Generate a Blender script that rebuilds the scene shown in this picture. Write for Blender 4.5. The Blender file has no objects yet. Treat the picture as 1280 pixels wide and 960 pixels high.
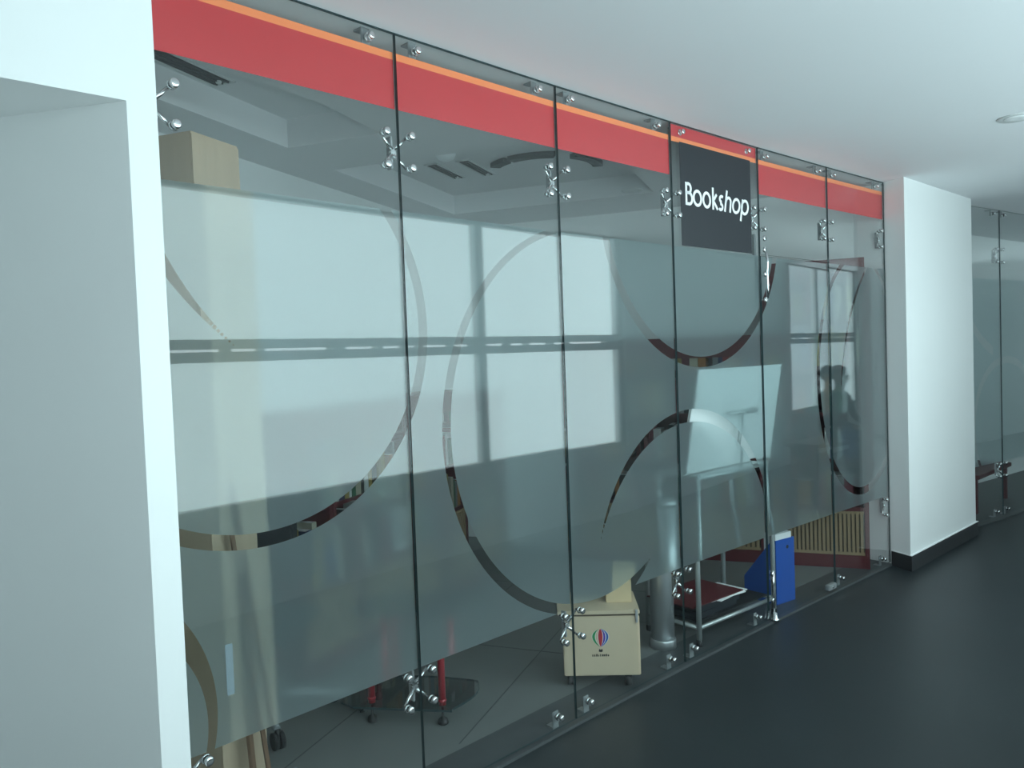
import bpy, bmesh, math, random
from mathutils import Vector, Matrix
from mathutils.geometry import tessellate_polygon
random.seed(7)
sc = bpy.context.scene
C = sc.collection
PI = math.pi

# ------------------------------------------------------------------ camera
F_PX, PITCH, ROLL, EYE = 974.31, 0.0358, 0.0365, 1.6365
cam_d = bpy.data.cameras.new('camera')
cam_d.sensor_width = 36.0
cam_d.lens = F_PX / 1280 * 36
cam_d.clip_start = 0.02
cam = bpy.data.objects.new('camera', cam_d)
C.objects.link(cam)
_D = Vector((0, math.cos(PITCH), -math.sin(PITCH)))
_U0 = Vector((0, math.sin(PITCH), math.cos(PITCH)))
_R0 = Vector((1, 0, 0))
_R = _R0 * math.cos(ROLL) - _U0 * math.sin(ROLL)
_U = _R0 * math.sin(ROLL) + _U0 * math.cos(ROLL)
_m = Matrix((_R, _U, -_D)).transposed().to_4x4()
_m.translation = (0, 0, EYE)
cam.matrix_world = _m
sc.camera = cam

# ------------------------------------------------------------------ world, exposure
SKY = 4.75
w_ = bpy.data.worlds.new('overcast_sky')
sc.world = w_
w_.use_nodes = True
bg = w_.node_tree.nodes['Background']
bg.inputs['Color'].default_value = (0.83, 0.96, 1.0, 1)
bg.inputs['Strength'].default_value = SKY
vs = sc.view_settings
vs.view_transform = 'Standard'
vs.look = 'None'
vs.exposure = 0.0
vs.gamma = 1.0
vs.use_curve_mapping = False
cy = sc.cycles
cy.max_bounces = 14
cy.diffuse_bounces = 6
cy.glossy_bounces = 5
cy.transmission_bounces = 8
cy.transparent_max_bounces = 32
cy.sample_clamp_indirect = 6.0
cy.use_denoising = True

# ------------------------------------------------------------------ plan geometry
# glass joints in plan (x right, y forward from the camera)
JJ = [(-0.9679, 2.2051), (-0.372, 2.8161), (0.2348, 3.4162), (0.8524, 4.0052),
      (1.4794, 4.5842), (2.1142, 5.1546), (2.7557, 5.7175)]
PW = 0.8534
H = 2.8
FB, FT = 0.505, 2.172           # frosted film bottom / top
TH = math.radians(46.6)
E_ = Vector((math.sin(TH), math.cos(TH)))
N_ = Vector((-math.cos(TH), math.sin(TH)))
O_ = Vector(JJ[0])
def W(u, v, z=0.0):
    """u along the shopfront, v into the shop"""
    p = O_ + E_ * u + N_ * v
    return Vector((p.x, p.y, z))
RW = PI / 2 - TH                # z rotation of things aligned with the shopfront
# the shop's own axes
A_ = Vector((math.sin(math.radians(21)), math.cos(math.radians(21))))
B_ = Vector((A_.y, -A_.x))
RB = math.atan2(B_.y, B_.x)     # rotation with local x = B_, local y = A_

# portals only guide the sampling of daylight through the real window openings
def portal(name, u0, v0, u1, v1, z0, z1):
    a = W(u0, v0); b = W(u1, v1)
    L = bpy.data.lights.new(name, 'AREA')
    L.shape = 'RECTANGLE'
    L.size = (b - a).length
    L.size_y = z1 - z0
    L.cycles.is_portal = True
    o = bpy.data.objects.new(name, L)
    C.objects.link(o)
    mid = (a + b) / 2
    x = (b - a).normalized()
    inn = Vector((-x.y, x.x, 0))     # towards the corridor
    z = -inn
    y = z.cross(x)
    m = Matrix((x, y, z)).transposed().to_4x4()
    m.translation = (mid.x, mid.y, (z0 + z1) / 2)
    o.matrix_world = m
WIN = [(-0.9, -2.6, 5.58, -2.6), (9.4, -3.20, 11.7, -3.561)]
ZS, ZT = 0.67, 2.80
for k, q in enumerate(WIN):
    portal('window_corridor_offscreen', *q, ZS, ZT)

# ------------------------------------------------------------------ materials
def mat(name, col, rough=0.5, metal=0.0, noise=0.0, scale=8.0, bump=0.0, spec=0.5, coat=0.0, stretch=None):
    m = bpy.data.materials.new(name)
    m.use_nodes = True
    nt = m.node_tree
    p = nt.nodes['Principled BSDF']
    p.inputs['Base Color'].default_value = (*col, 1)
    p.inputs['Roughness'].default_value = rough
    p.inputs['Metallic'].default_value = metal
    p.inputs['Specular IOR Level'].default_value = spec
    if coat:
        p.inputs['Coat Weight'].default_value = coat
    if noise or bump:
        tc = nt.nodes.new('ShaderNodeTexCoord')
        mp = nt.nodes.new('ShaderNodeMapping')
        if stretch:
            mp.inputs['Scale'].default_value = stretch
        nz = nt.nodes.new('ShaderNodeTexNoise')
        nz.inputs['Scale'].default_value = scale
        nz.inputs['Detail'].default_value = 5
        nt.links.new(tc.outputs['Object'], mp.inputs['Vector'])
        nt.links.new(mp.outputs['Vector'], nz.inputs['Vector'])
        if noise:
            mx = nt.nodes.new('ShaderNodeMix')
            mx.data_type = 'RGBA'
            mx.inputs[6].default_value = (*[c * (1 - noise) for c in col], 1)
            mx.inputs[7].default_value = (*[min(1, c * (1 + noise)) for c in col], 1)
            nt.links.new(nz.outputs['Fac'], mx.inputs[0])
            nt.links.new(mx.outputs[2], p.inputs['Base Color'])
        if bump:
            bp = nt.nodes.new('ShaderNodeBump')
            bp.inputs['Strength'].default_value = bump
            bp.inputs['Distance'].default_value = 0.01
            nt.links.new(nz.outputs['Fac'], bp.inputs['Height'])
            nt.links.new(bp.outputs['Normal'], p.inputs['Normal'])
    return m

def glass_mat(name, tint, edge_ior=1.40):
    """clear pane: each face reflects by Fresnel, the rest passes straight through"""
    m = bpy.data.materials.new(name)
    m.use_nodes = True
    nt = m.node_tree
    nt.nodes.remove(nt.nodes['Principled BSDF'])
    out = nt.nodes['Material Output']
    tr = nt.nodes.new('ShaderNodeBsdfTransparent')
    tr.inputs['Color'].default_value = (*tint, 1)
    gl = nt.nodes.new('ShaderNodeBsdfGlossy')
    gl.inputs['Roughness'].default_value = 0.0
    gl.inputs['Color'].default_value = (1, 1, 1, 1)
    geo = nt.nodes.new('ShaderNodeNewGeometry')
    ior = nt.nodes.new('ShaderNodeMapRange')     # the Fresnel node flips the ratio on back faces: undo it
    ior.inputs['To Min'].default_value = edge_ior
    ior.inputs['To Max'].default_value = 1 / edge_ior
    fr = nt.nodes.new('ShaderNodeFresnel')
    mx = nt.nodes.new('ShaderNodeMixShader')
    nt.links.new(geo.outputs['Backfacing'], ior.inputs['Value'])
    nt.links.new(ior.outputs['Result'], fr.inputs['IOR'])
    nt.links.new(fr.outputs['Fac'], mx.inputs['Fac'])
    nt.links.new(tr.outputs[0], mx.inputs[1])
    nt.links.new(gl.outputs[0], mx.inputs[2])
    nt.links.new(mx.outputs[0], out.inputs['Surface'])
    return m

def film_mat(name):
    m = bpy.data.materials.new(name)
    m.use_nodes = True
    nt = m.node_tree
    nt.nodes.remove(nt.nodes['Principled BSDF'])
    out = nt.nodes['Material Output']
    df = nt.nodes.new('ShaderNodeBsdfDiffuse')
    df.inputs['Color'].default_value = (0.36, 0.44, 0.46, 1)
    tl = nt.nodes.new('ShaderNodeBsdfTranslucent')
    tl.inputs['Color'].default_value = (0.66, 0.76, 0.78, 1)
    rf = nt.nodes.new('ShaderNodeBsdfRefraction')
    rf.inputs['Color'].default_value = (0.86, 0.93, 0.93, 1)
    rf.inputs['IOR'].default_value = 1.12
    rf.inputs['Roughness'].default_value = 0.30
    m1 = nt.nodes.new('ShaderNodeMixShader')
    m1.inputs['Fac'].default_value = 0.45
    m2 = nt.nodes.new('ShaderNodeMixShader')
    m2.inputs['Fac'].default_value = 0.62
    nt.links.new(df.outputs[0], m1.inputs[1])
    nt.links.new(tl.outputs[0], m1.inputs[2])
    nt.links.new(m1.outputs[0], m2.inputs[1])
    nt.links.new(rf.outputs[0], m2.inputs[2])
    # the smooth adhesive face of the film mirrors a little of the room
    gs = nt.nodes.new('ShaderNodeBsdfGlossy')
    gs.inputs['Roughness'].default_value = 0.06
    m3 = nt.nodes.new('ShaderNodeMixShader')
    m3.inputs['Fac'].default_value = 0.042
    nt.links.new(m2.outputs[0], m3.inputs[1])
    nt.links.new(gs.outputs[0], m3.inputs[2])
    nt.links.new(m3.outputs[0], out.inputs['Surface'])
    return m

M = dict(
    white=mat('white_paint', (0.86, 0.88, 0.88), 0.55, noise=0.02, scale=3),
    ceil=mat('ceiling_paint', (0.82, 0.83, 0.85), 0.7, noise=0.02, scale=1.5),
    ceil_in=mat('shop_ceiling_paint', (0.72, 0.73, 0.74), 0.7, noise=0.02, scale=2),
    wall_in=mat('shop_wall_paint', (0.78, 0.80, 0.80), 0.6, noise=0.03, scale=2),
    floor=mat('charcoal_floor', (0.021, 0.027, 0.030), 0.42, noise=0.25, scale=1.3, bump=0.04, spec=0.35),
    floor_in=mat('grey_shop_floor', (0.17, 0.18, 0.178), 0.5, noise=0.08, scale=5),
    thresh=mat('threshold_stone', (0.07, 0.078, 0.082), 0.45, noise=0.1, scale=20),
    skirt=mat('dark_skirting', (0.035, 0.037, 0.04), 0.4, noise=0.1, scale=10),
    glass=glass_mat('clear_glass', (0.965, 0.978, 0.978)),
    outglass=glass_mat('window_glass', (0.93, 0.985, 0.98)),
    gedge=mat('glass_edge', (0.03, 0.055, 0.06), 0.35, spec=0.3),
    film=film_mat('frosted_film'),
    red=mat('red_vinyl', (0.60, 0.030, 0.038), 0.5, noise=0.02, scale=3),
    orange=mat('orange_vinyl', (1.0, 0.27, 0.09), 0.5, noise=0.02, scale=3),
    black=mat('black_vinyl', (0.015, 0.018, 0.024), 0.5, noise=0.05, scale=4),
    letter=mat('white_lettering', (0.92, 0.93, 0.95), 0.5, noise=0.01, scale=4),
    chrome=mat('chrome', (0.78, 0.79, 0.80), 0.12, metal=1.0, noise=0.02, scale=10),
    steel=mat('brushed_steel', (0.60, 0.63, 0.65), 0.3, metal=0.75, noise=0.06, scale=30, stretch=(1, 1, 0.05)),
    tube=mat('grey_tube', (0.52, 0.56, 0.56), 0.35, metal=0.6, noise=0.04, scale=12),
    alum=mat('aluminium_frame', (0.30, 0.32, 0.33), 0.4, metal=0.3, noise=0.04, scale=10),
    rubber=mat('black_rubber', (0.015, 0.016, 0.018), 0.55, noise=0.1, scale=20),
    card=mat('tan_board', (0.50, 0.39, 0.28), 0.75, noise=0.10, scale=4, stretch=(6, 6, 0.6)),
    crate=mat('beige_board', (0.60, 0.49, 0.35), 0.6, noise=0.05, scale=6, stretch=(4, 4, 1)),
    carton=mat('carton', (0.62, 0.49, 0.31), 0.8, noise=0.06, scale=9),
    plank=mat('brown_plank', (0.20, 0.12, 0.075), 0.6, noise=0.2, scale=8, stretch=(8, 8, 0.5)),
    plank2=mat('light_plank', (0.62, 0.45, 0.26), 0.6, noise=0.12, scale=8, stretch=(8, 8, 0.5)),
    slat=mat('pale_slat_wood', (0.30, 0.21, 0.12), 0.6, noise=0.12, scale=8, stretch=(8, 8, 0.5)),
    slatback=mat('slat_backing', (0.10, 0.075, 0.05), 0.8, noise=0.1, scale=8),
    redwood=mat('red_painted_wood', (0.10, 0.013, 0.017), 0.45, noise=0.08, scale=6),
    redpost=mat('red_metal', (0.34, 0.018, 0.03), 0.3, noise=0.05, scale=8, coat=0.3),
    blue=mat('blue_plastic', (0.02, 0.09, 0.40), 0.4, noise=0.04, scale=6),
    darkglass=glass_mat('smoked_glass', (0.66, 0.71, 0.71)),
    wb=mat('white_board', (0.86, 0.88, 0.88), 0.4, noise=0.01, scale=4),
    paper=mat('paper', (0.80, 0.82, 0.82), 0.7, noise=0.02, scale=12),
    dark=mat('dark_fabric', (0.03, 0.033, 0.04), 0.8, noise=0.2, scale=30),
    slot=mat('dark_slot', (0.05, 0.055, 0.058), 0.6, noise=0.1, scale=20),
    frame_w=mat('white_trim', (0.62, 0.64, 0.64), 0.5, noise=0.02, scale=6),
    lampglass=mat('frosted_lens', (0.85, 0.87, 0.88), 0.3, noise=0.02, scale=6),
    skin=mat('skin', (0.36, 0.21, 0.15), 0.55, noise=0.05, scale=10),
    shirt=mat('dark_shirt', (0.035, 0.04, 0.055), 0.8, noise=0.15, scale=20),
    trousers=mat('dark_trousers', (0.02, 0.022, 0.028), 0.8, noise=0.15, scale=20),
    hair=mat('black_hair', (0.012, 0.011, 0.011), 0.5, noise=0.2, scale=40),
    facade=mat('added_building_wall', (0.40, 0.42, 0.44), 0.8, noise=0.05, scale=0.5),
    facade2=mat('added_building_window', (0.34, 0.36, 0.38), 0.6, noise=0.05, scale=0.5),
    bench=mat('bench_wood', (0.16, 0.10, 0.06), 0.55, noise=0.2, scale=8),
    lg=mat('logo_green', (0.02, 0.25, 0.08), 0.6, noise=0.02),
    lr=mat('logo_red', (0.45, 0.015, 0.03), 0.6, noise=0.02),
    lp=mat('logo_violet', (0.08, 0.03, 0.35), 0.6, noise=0.02),
    lb=mat('logo_blue', (0.01, 0.10, 0.40), 0.6, noise=0.02),
    lw=mat('logo_white', (0.85, 0.86, 0.84), 0.6, noise=0.02),
    lk=mat('logo_black', (0.012, 0.012, 0.014), 0.6, noise=0.02),
)
BOOKC = [('red', (0.33, 0.03, 0.035)), ('green', (0.05, 0.17, 0.09)), ('orange', (0.50, 0.20, 0.05)),
         ('navy', (0.03, 0.05, 0.16)), ('cream', (0.62, 0.58, 0.45)), ('black', (0.02, 0.02, 0.022)),
         ('yellow', (0.42, 0.32, 0.09)), ('grey', (0.28, 0.29, 0.30)), ('maroon', (0.16, 0.02, 0.035)),
         ('white', (0.74, 0.76, 0.75))]
for n_, c_ in BOOKC + [('paleblue', (0.42, 0.52, 0.58))]:
    M['bk_' + n_] = mat('book_' + n_, tuple(v * 0.6 for v in c_), 0.5, noise=0.06, scale=25)

# ------------------------------------------------------------------ mesh helpers
def new_bm():
    return bmesh.new()

def box(bm, x0, x1, y0, y1, z0, z1, mi=0, M4=None, bev=0.0):
    vs_ = [(x, y, z) for x in (x0, x1) for y in (y0, y1) for z in (z0, z1)]
    if M4 is not None:
        vs_ = [M4 @ Vector(v) for v in vs_]
    v = [bm.verts.new(p) for p in vs_]
    fs = [(0, 1, 3, 2), (4, 6, 7, 5), (0, 4, 5, 1), (2, 3, 7, 6), (0, 2, 6, 4), (1, 5, 7, 3)]
    faces = []
    for f in fs:
        fc = bm.faces.new([v[i] for i in f])
        fc.material_index = mi
        faces.append(fc)
    if bev:
        es = list({e for f in faces for e in f.edges})
        bmesh.ops.bevel(bm, geom=es, offset=bev, segments=2, affect='EDGES', clamp_overlap=True)
    return bm

def frame_of(d):
    d = d.normalized()
    a = Vector((0, 0, 1)) if abs(d.z) < 0.95 else Vector((1, 0, 0))
    x = a.cross(d).normalized()
    return x, d.cross(x)

def cyl(bm, p0, p1, r0, r1=None, seg=14, cap=True, mi=0, smooth=True):
    p0, p1 = Vector(p0), Vector(p1)
    r1 = r0 if r1 is None else r1
    x, y = frame_of(p1 - p0)
    ra, rb = [], []
    for k in range(seg):
        a = 2 * PI * k / seg
        o = x * math.cos(a) + y * math.sin(a)
        ra.append(bm.verts.new(p0 + o * r0))
        rb.append(bm.verts.new(p1 + o * r1))
    for k in range(seg):
        f = bm.faces.new((ra[k], ra[(k + 1) % seg], rb[(k + 1) % seg], rb[k]))
        f.smooth = smooth
        f.material_index = mi
    if cap:
        f = bm.faces.new(ra[::-1]); f.material_index = mi
        f = bm.faces.new(rb); f.material_index = mi
    return bm

def tube(bm, pts, r, seg=10, mi=0):
    pts = [Vector(p) for p in pts]
    rings = []
    up = None
    for i, p in enumerate(pts):
        if i == 0: d = pts[1] - p
        elif i == len(pts) - 1: d = p - pts[i - 1]
        else: d = (pts[i + 1] - p).normalized() + (p - pts[i - 1]).normalized()
        d.normalize()
        if up is None:
            x, y = frame_of(d)
        else:
            x = (up - d * up.dot(d)).normalized()
            y = d.cross(x)
        up = x
        rr = r[i] if isinstance(r, (list, tuple)) else r
        rings.append([bm.verts.new(p + (x * math.cos(2 * PI * k / seg) + y * math.sin(2 * PI * k / seg)) * rr) for k in range(seg)])
    for a, b in zip(rings, rings[1:]):
        for k in range(seg):
            f = bm.faces.new((a[k], a[(k + 1) % seg], b[(k + 1) % seg], b[k]))
            f.smooth = True
            f.material_index = mi
    bm.faces.new(rings[0][::-1]).material_index = mi
    bm.faces.new(rings[-1]).material_index = mi
    return bm

def lathe(bm, prof, c=(0, 0, 0), axis=(0, 0, 1), seg=20, mi=0):
    c = Vector(c); ax = Vector(axis).normalized()
    x, y = frame_of(ax)
    rings = []
    for r, h in prof:
        rings.append([bm.verts.new(c + ax * h + (x * math.cos(2 * PI * k / seg) + y * math.sin(2 * PI * k / seg)) * max(r, 1e-5)) for k in range(seg)])
    for a, b in zip(rings, rings[1:]):
        for k in range(seg):
            f = bm.faces.new((a[k], a[(k + 1) % seg], b[(k + 1) % seg], b[k]))
            f.smooth = True
            f.material_index = mi
    bm.faces.new(rings[0][::-1]).material_index = mi
    bm.faces.new(rings[-1]).material_index = mi
    return bm

def prism(bm, poly, z0, z1, mi=0):
    """poly: list of (x, y), counter-clockwise or not"""
    a = [bm.verts.new((p[0], p[1], z0)) for p in poly]
    b = [bm.verts.new((p[0], p[1], z1)) for p in poly]
    n = len(poly)
    for f in [a[::-1], b] + [[a[i], a[(i + 1) % n], b[(i + 1) % n], b[i]] for i in range(n)]:
        bm.faces.new(f).material_index = mi
    return bm

def obj(name, bm, mats, parent=None, normals=True):
    if normals:
        bmesh.ops.recalc_face_normals(bm, faces=bm.faces[:])
    me = bpy.data.meshes.new(name)
    bm.to_mesh(me)
    bm.free()
    if not isinstance(mats, (list, tuple)):
        mats = [mats]
    for m in mats:
        me.materials.append(M[m])
    o = bpy.data.objects.new(name, me)
    C.objects.link(o)
    if parent is not None:
        o.parent = parent
    return o

def tag(o, label=None, cat=None, group=None, kind=None):
    if label: o['label'] = label
    if cat: o['category'] = cat
    if group: o['group'] = group
    if kind: o['kind'] = kind
    return o

def thing(name, label, cat, loc=(0, 0, 0), rz=0.0, group=None, kind=None):
    o = bpy.data.objects.new(name, None)
    o.empty_display_size = 0.1
    C.objects.link(o)
    o.location = loc
    o.rotation_euler = (0, 0, rz)
    return tag(o, label, cat, group, kind)

def children_of(o):
    return [c for c in C.objects if c.parent == o]

def copy_tree(o, parent=None, kids=None):
    c = o.copy()
    C.objects.link(c)
    c.parent = parent
    for ch in kids if kids is not None else children_of(o):
        copy_tree(ch, c)
    return c

def struct(name, bm, m, parent=None, label=None, cat=None, normals=True):
    o = obj(name, bm, m, parent, normals)
    o['kind'] = 'structure'
    if label: tag(o, label, cat)
    return o

def uvp(pts):
    return [tuple(W(u, v)[:2]) for u, v in pts]

# ------------------------------------------------------------------ the setting
JUV = []
for p in JJ:
    d = Vector(p) - O_
    JUV.append((d.dot(E_), d.dot(N_)))
FARG = [(6.40, -0.02), (7.34, -0.17), (8.22, -0.30), (9.10, -0.43), (9.98, -0.56), (14.5, -1.25)]
# shop interior walls
PL = Vector((-1.479, 4.418))               # a point on the shop's left wall (runs along A_)
PF = Vector((2.541, 5.582)) + A_ * 0.34    # a point on the shop's far wall (runs along B_)
def meet(p, d, q, e):
    det = d.x * (-e.y) + e.x * d.y
    r = q - p
    t = (r.x * (-e.y) + e.x * r.y) / det
    return p + d * t
CNR = meet(PL, A_, PF, B_)
LW0 = PL - A_ * 3.2

# corridor floor
bm = new_bm()
prism(bm, uvp([(-6.5, -2.74), (5.58, -2.74), (16, -4.38), (16, 3.5), (-6.5, 3.5)]), -0.2, -0.012)
struct('floor', bm, 'floor', label='charcoal black corridor floor outside the glass shopfront', cat='floor')
# threshold strip and shop floor
GL_IN = [(JUV[0][0] - 0.5, 0.0)] + [(u, v) for u, v in JUV] + [(JUV[6][0] + 0.4, -0.02)]
bm = new_bm()
outer = [(u, v - 0.014) for u, v in GL_IN]
inner = [(u, v + 0.21) for u, v in GL_IN]
prism(bm, uvp(outer + inner[::-1]), -0.1, 0.0)
struct('trim_1', bm, 'thresh', label='grey stone threshold strip under the glass shopfront', cat='threshold')
bm = new_bm()
poly = [tuple(W(u, v + 0.21)[:2]) for u, v in GL_IN] + [tuple((PF + B_ * 0.12)), tuple(CNR + A_ * 0.1 - B_ * 0.1), tuple(LW0 - B_ * 0.1)]
prism(bm, poly, -0.1, -0.0005)
shop_floor = struct('floor', bm, 'floor_in', label='light grey floor inside the bookshop', cat='floor')
# joints between the floor slabs
def seam(p, d, t0, t1):
    bm = new_bm()
    n2 = Vector((-d.y, d.x)) * 0.003
    q0, q1 = p + d * t0, p + d * t1
    prism(bm, [tuple(q0 - n2), tuple(q1 - n2), tuple(q1 + n2), tuple(q0 + n2)], -0.02, 0.0002)
    obj('floor_joint', bm, 'thresh', shop_floor)
for off_, t1 in ((-0.6, 2.4), (0.0, 2.3), (0.6, 2.0), (1.2, 1.8), (1.8, 1.6)):
    p_ = Vector((-0.055, 3.839)) + B_ * off_
    t0 = (0.29 - (p_ - O_).dot(N_)) / A_.dot(N_)
    if t0 < t1 - 0.1: seam(p_, A_, t0, t1)
for off_ in (0.45, 1.05, 1.65):
    p_ = Vector((-0.055, 3.839)) + A_ * off_
    t1 = (0.29 - (p_ - O_).dot(N_)) / B_.dot(N_)
    if t1 > -0.7: seam(p_, B_, -0.8, t1)
# far shop floor
bm = new_bm()
prism(bm, uvp([(u, v - 0.03) for u, v in FARG] + [(14.5, -0.14), (6.4, 0.85)]), -0.1, 0.0)
struct('floor', bm, 'thresh', label='dark floor of the next shop past the white column', cat='floor')

# corridor ceiling
bm = new_bm()
cpoly = [(-6.5, -2.74), (5.58, -2.74), (16, -4.38), (16, -0.9)] + FARG[::-1] + [(JUV[6][0] + 0.6, -0.02)] + [(u, v + 0.006) for u, v in JUV[::-1]] + [(-6.5, 0.2)]
prism(bm, uvp(cpoly), H, 3.0)
struct('ceiling', bm, 'ceil', label='white painted corridor ceiling in front of the shop', cat='ceiling')
bm = new_bm()  # unseen slab, added above the ceilings to keep sky light out
prism(bm, uvp([(-6.6, -2.8), (5.58, -2.8), (16.2, -4.5), (16.2, 3.8), (-6.6, 3.8)]), 3.2, 3.4)
struct('ceiling', bm, 'ceil', label='unseen roof slab added over corridor and shops against sky light', cat='ceiling')

# shop ceiling with two raised coffers
C1 = Vector((-1.159, 4.243))
C2 = Vector((-0.416, 6.36))
C2L = C2 - A_ * 1.71
ea = Vector((-0.61, 3.971)) - Vector((-0.848, 3.222))
cof1 = [C1, C1 + B_ * 0.575, meet(C1 + B_ * 0.575, B_ * 0 - A_, Vector((-0.848, 3.222)), ea) if False else C1 + B_ * 0.575 - A_ * 0.55,
        C1 + B_ * 0.40 - A_ * 1.35, C1 - A_ * 1.35]
cof2 = [C2, C2 + B_ * 1.62, C2L + B_ * 1.62, C2L]
out = [Vector(W(u, v + 0.006)[:2]) for u, v in GL_IN] + [PF + B_ * 0.12, CNR + A_ * 0.05 - B_ * 0.05, LW0 - B_ * 0.05]
ZC = 2.95
bm = new_bm()
loops = [[Vector((p.x, p.y, 0)) for p in L] for L in (out, cof1, cof2)]
tris = tessellate_polygon(loops)
flat = [p for L in loops for p in L]
vv = [bm.verts.new((p.x, p.y, H)) for p in flat]
for t in tris:
    try: bm.faces.new([vv[i] for i in t])
    except ValueError: pass
base = len(out)
for L in (cof1, cof2):
    n = len(L)
    lo = vv[base:base + n]
    hi = [bm.verts.new((p.x, p.y, ZC)) for p in L]
    for i in range(n):
        bm.faces.new((lo[i], lo[(i + 1) % n], hi[(i + 1) % n], hi[i]))
    bm.faces.new(hi)
    base += n
bmesh.ops.recalc_face_normals(bm, faces=bm.faces[:])
shop_ceil = struct('ceiling', bm, 'ceil_in', label='bookshop ceiling with two raised rectangular coffers', cat='ceiling', normals=False)

def slab_wall(name, p, q, t, z0, z1, m, label, side=1):
    p, q = Vector(p), Vector(q)
    d = (q - p).normalized()
    nn = Vector((-d.y, d.x)) * t * side
    bm = new_bm()
    prism(bm, [tuple(p), tuple(q), tuple(q + nn), tuple(p + nn)], z0, z1)
    return struct(name, bm, m, label=label, cat='wall')

slab_wall('wall_left', LW0, CNR, 0.12, -0.1, 3.2, 'wall_in', 'pale grey side wall inside the bookshop', 1)
slab_wall('wall_back', CNR, PF + B_ * 0.12, 0.12, -0.1, 3.2, 'wall_in', 'pale grey back wall behind the bookcases', 1)

# outer corridor wall with window band
def window_wall(name, segs):
    pass
def wall_piece(bm, u0, v0, u1, v1, z0, z1, t=0.14):
    a = Vector(W(u0, v0)[:2]); b = Vector(W(u1, v1)[:2])
    d = (b - a).normalized()
    nn = Vector((d.y, -d.x)) * t
    prism(bm, [tuple(a), tuple(b), tuple(b + nn), tuple(a + nn)], z0, z1)
def vline(u):
    return -2.6 if u <= 5.58 else -2.6 - (u - 5.58) * 0.157
bm = new_bm()
wall_piece(bm, -6.5, -2.6, 5.58, -2.6, -0.2, ZS)
wall_piece(bm, -6.5, -2.6, 5.58, -2.6, ZT, 3.2)
wall_piece(bm, -6.5, -2.6, -0.9, -2.6, ZS, ZT)
wall_piece(bm, 5.58, -2.6, 16, vline(16), -0.2, ZS)
wall_piece(bm, 5.58, -2.6, 16, vline(16), ZT, 3.2)
wall_piece(bm, 5.58, -2.6, 9.4, vline(9.4), ZS, ZT)
wall_piece(bm, 11.7, vline(11.7), 16, vline(16), ZS, ZT)
struct('wall_window_side', bm, 'white', label='white corridor wall with long windows facing the shopfront', cat='wall')
def outer_window(name, u0, u1, mull, label):
    a = W(u0, vline(u0)); b = W(u1, vline(u1))
    ang = math.atan2(b.y - a.y, b.x - a.x)
    L = (b - a).length
    t = thing(name, label, 'window', (a.x, a.y, 0), ang, kind='structure')
    for s in mull:
        x = L * s
        bm = new_bm(); box(bm, x - 0.045, x + 0.045, -0.10, -0.02, ZS, ZT, bev=0.004)
        obj('mullion', bm, 'frame_w', t)
    for z0, z1 in ((1.665, 1.733), (1.752, 1.815)):
        bm = new_bm(); box(bm, 0, L, -0.11, -0.015, z0, z1, bev=0.004)
        obj('transom_rail', bm, 'frame_w', t)
    rnd = random.Random(4)
    x = 0.1
    while x < L - 0.1:
        ln = rnd.choice([0.03, 0.05, 0.12])
        bm = new_bm(); box(bm, x, x + ln, -0.10, -0.02, 1.732, 1.753)
        obj('spacer', bm, 'frame_w', t)
        x += ln + rnd.choice([0.22, 0.3, 0.55])
    for z0, z1 in ((ZS, ZS + 0.05), (ZT - 0.02, ZT)):
        bm = new_bm(); box(bm, 0, L, -0.10, -0.02, z0, z1, bev=0.004)
        obj('frame_rail', bm, 'frame_w', t)
    xs = [0] + [L * s for s in mull if 0.005 < s < 0.995] + [L]
    for x0, x1 in zip(xs, xs[1:]):
        for z0, z1 in ((ZS, 1.665), (1.815, ZT)):
            bm = new_bm(); box(bm, x0, x1, -0.064, -0.056, z0, z1)
            obj('pane', bm, 'outglass', t)
outer_window('window_20', -0.9, 5.58, [0.008, 0.725, 0.992],
             'long aluminium corridor window facing the bookshop')
outer_window('window_21', 9.4, 11.7, [0.02, 0.5, 0.98],
             'aluminium corridor window beyond the white pier')
bm = new_bm(); wall_piece(bm, -6.5, 3.5, -6.5, -2.6, -0.2, 3.2)
struct('wall_end_near', bm, 'white', label='white wall closing the near end of the corridor', cat='wall')
bm = new_bm(); wall_piece(bm, 16, vline(16), 16, 3.5, -0.2, 3.2)
struct('wall_end_far', bm, 'white', label='white wall closing the far end of the corridor', cat='wall')

# building added outside to dim the second window's reflection; seen only there
nbp = W(18.0, -9.5)
nbd = thing('added_building', 'grey building added outside the corridor window to dim its reflection', 'building', (nbp.x, nbp.y, -6.0), RW)
bm = new_bm(); box(bm, 0, 30, -2, 0, 0, 18); obj('facade', bm, 'facade', nbd)
for k in range(7):
    for r in range(5):
        bm = new_bm(); box(bm, 2 + k * 4, 4 + k * 4, -0.02, 0.03, 1.5 + r * 3.4, 3.3 + r * 3.4); obj('window', bm, 'facade2', nbd)

# near column / wall with recess
NC = Vector((-0.892, 2.042))
hn = math.radians(47)
en = Vector((math.sin(hn), math.cos(hn)))
nn_ = Vector((-en.y, en.x))
j0 = NC - en * 0.074
jd = Vector((-0.39, 0.097)).normalized()
bm = new_bm()
ZN = 2.316
# pier between recess and glass (full height)
prism(bm, [tuple(NC), tuple(NC + nn_ * 0.55 + en * 0.055), tuple(j0 + jd * 0.9 + nn_ * 0.28), tuple(j0 + jd * 0.9), tuple(j0)], -0.1, 3.0)
# lintel over the recess
prism(bm, [tuple(j0), tuple(j0 + jd * 0.9), tuple(NC - en * 2.6 + nn_ * 0.6), tuple(NC - en * 2.6)], ZN, 3.0)
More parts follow.
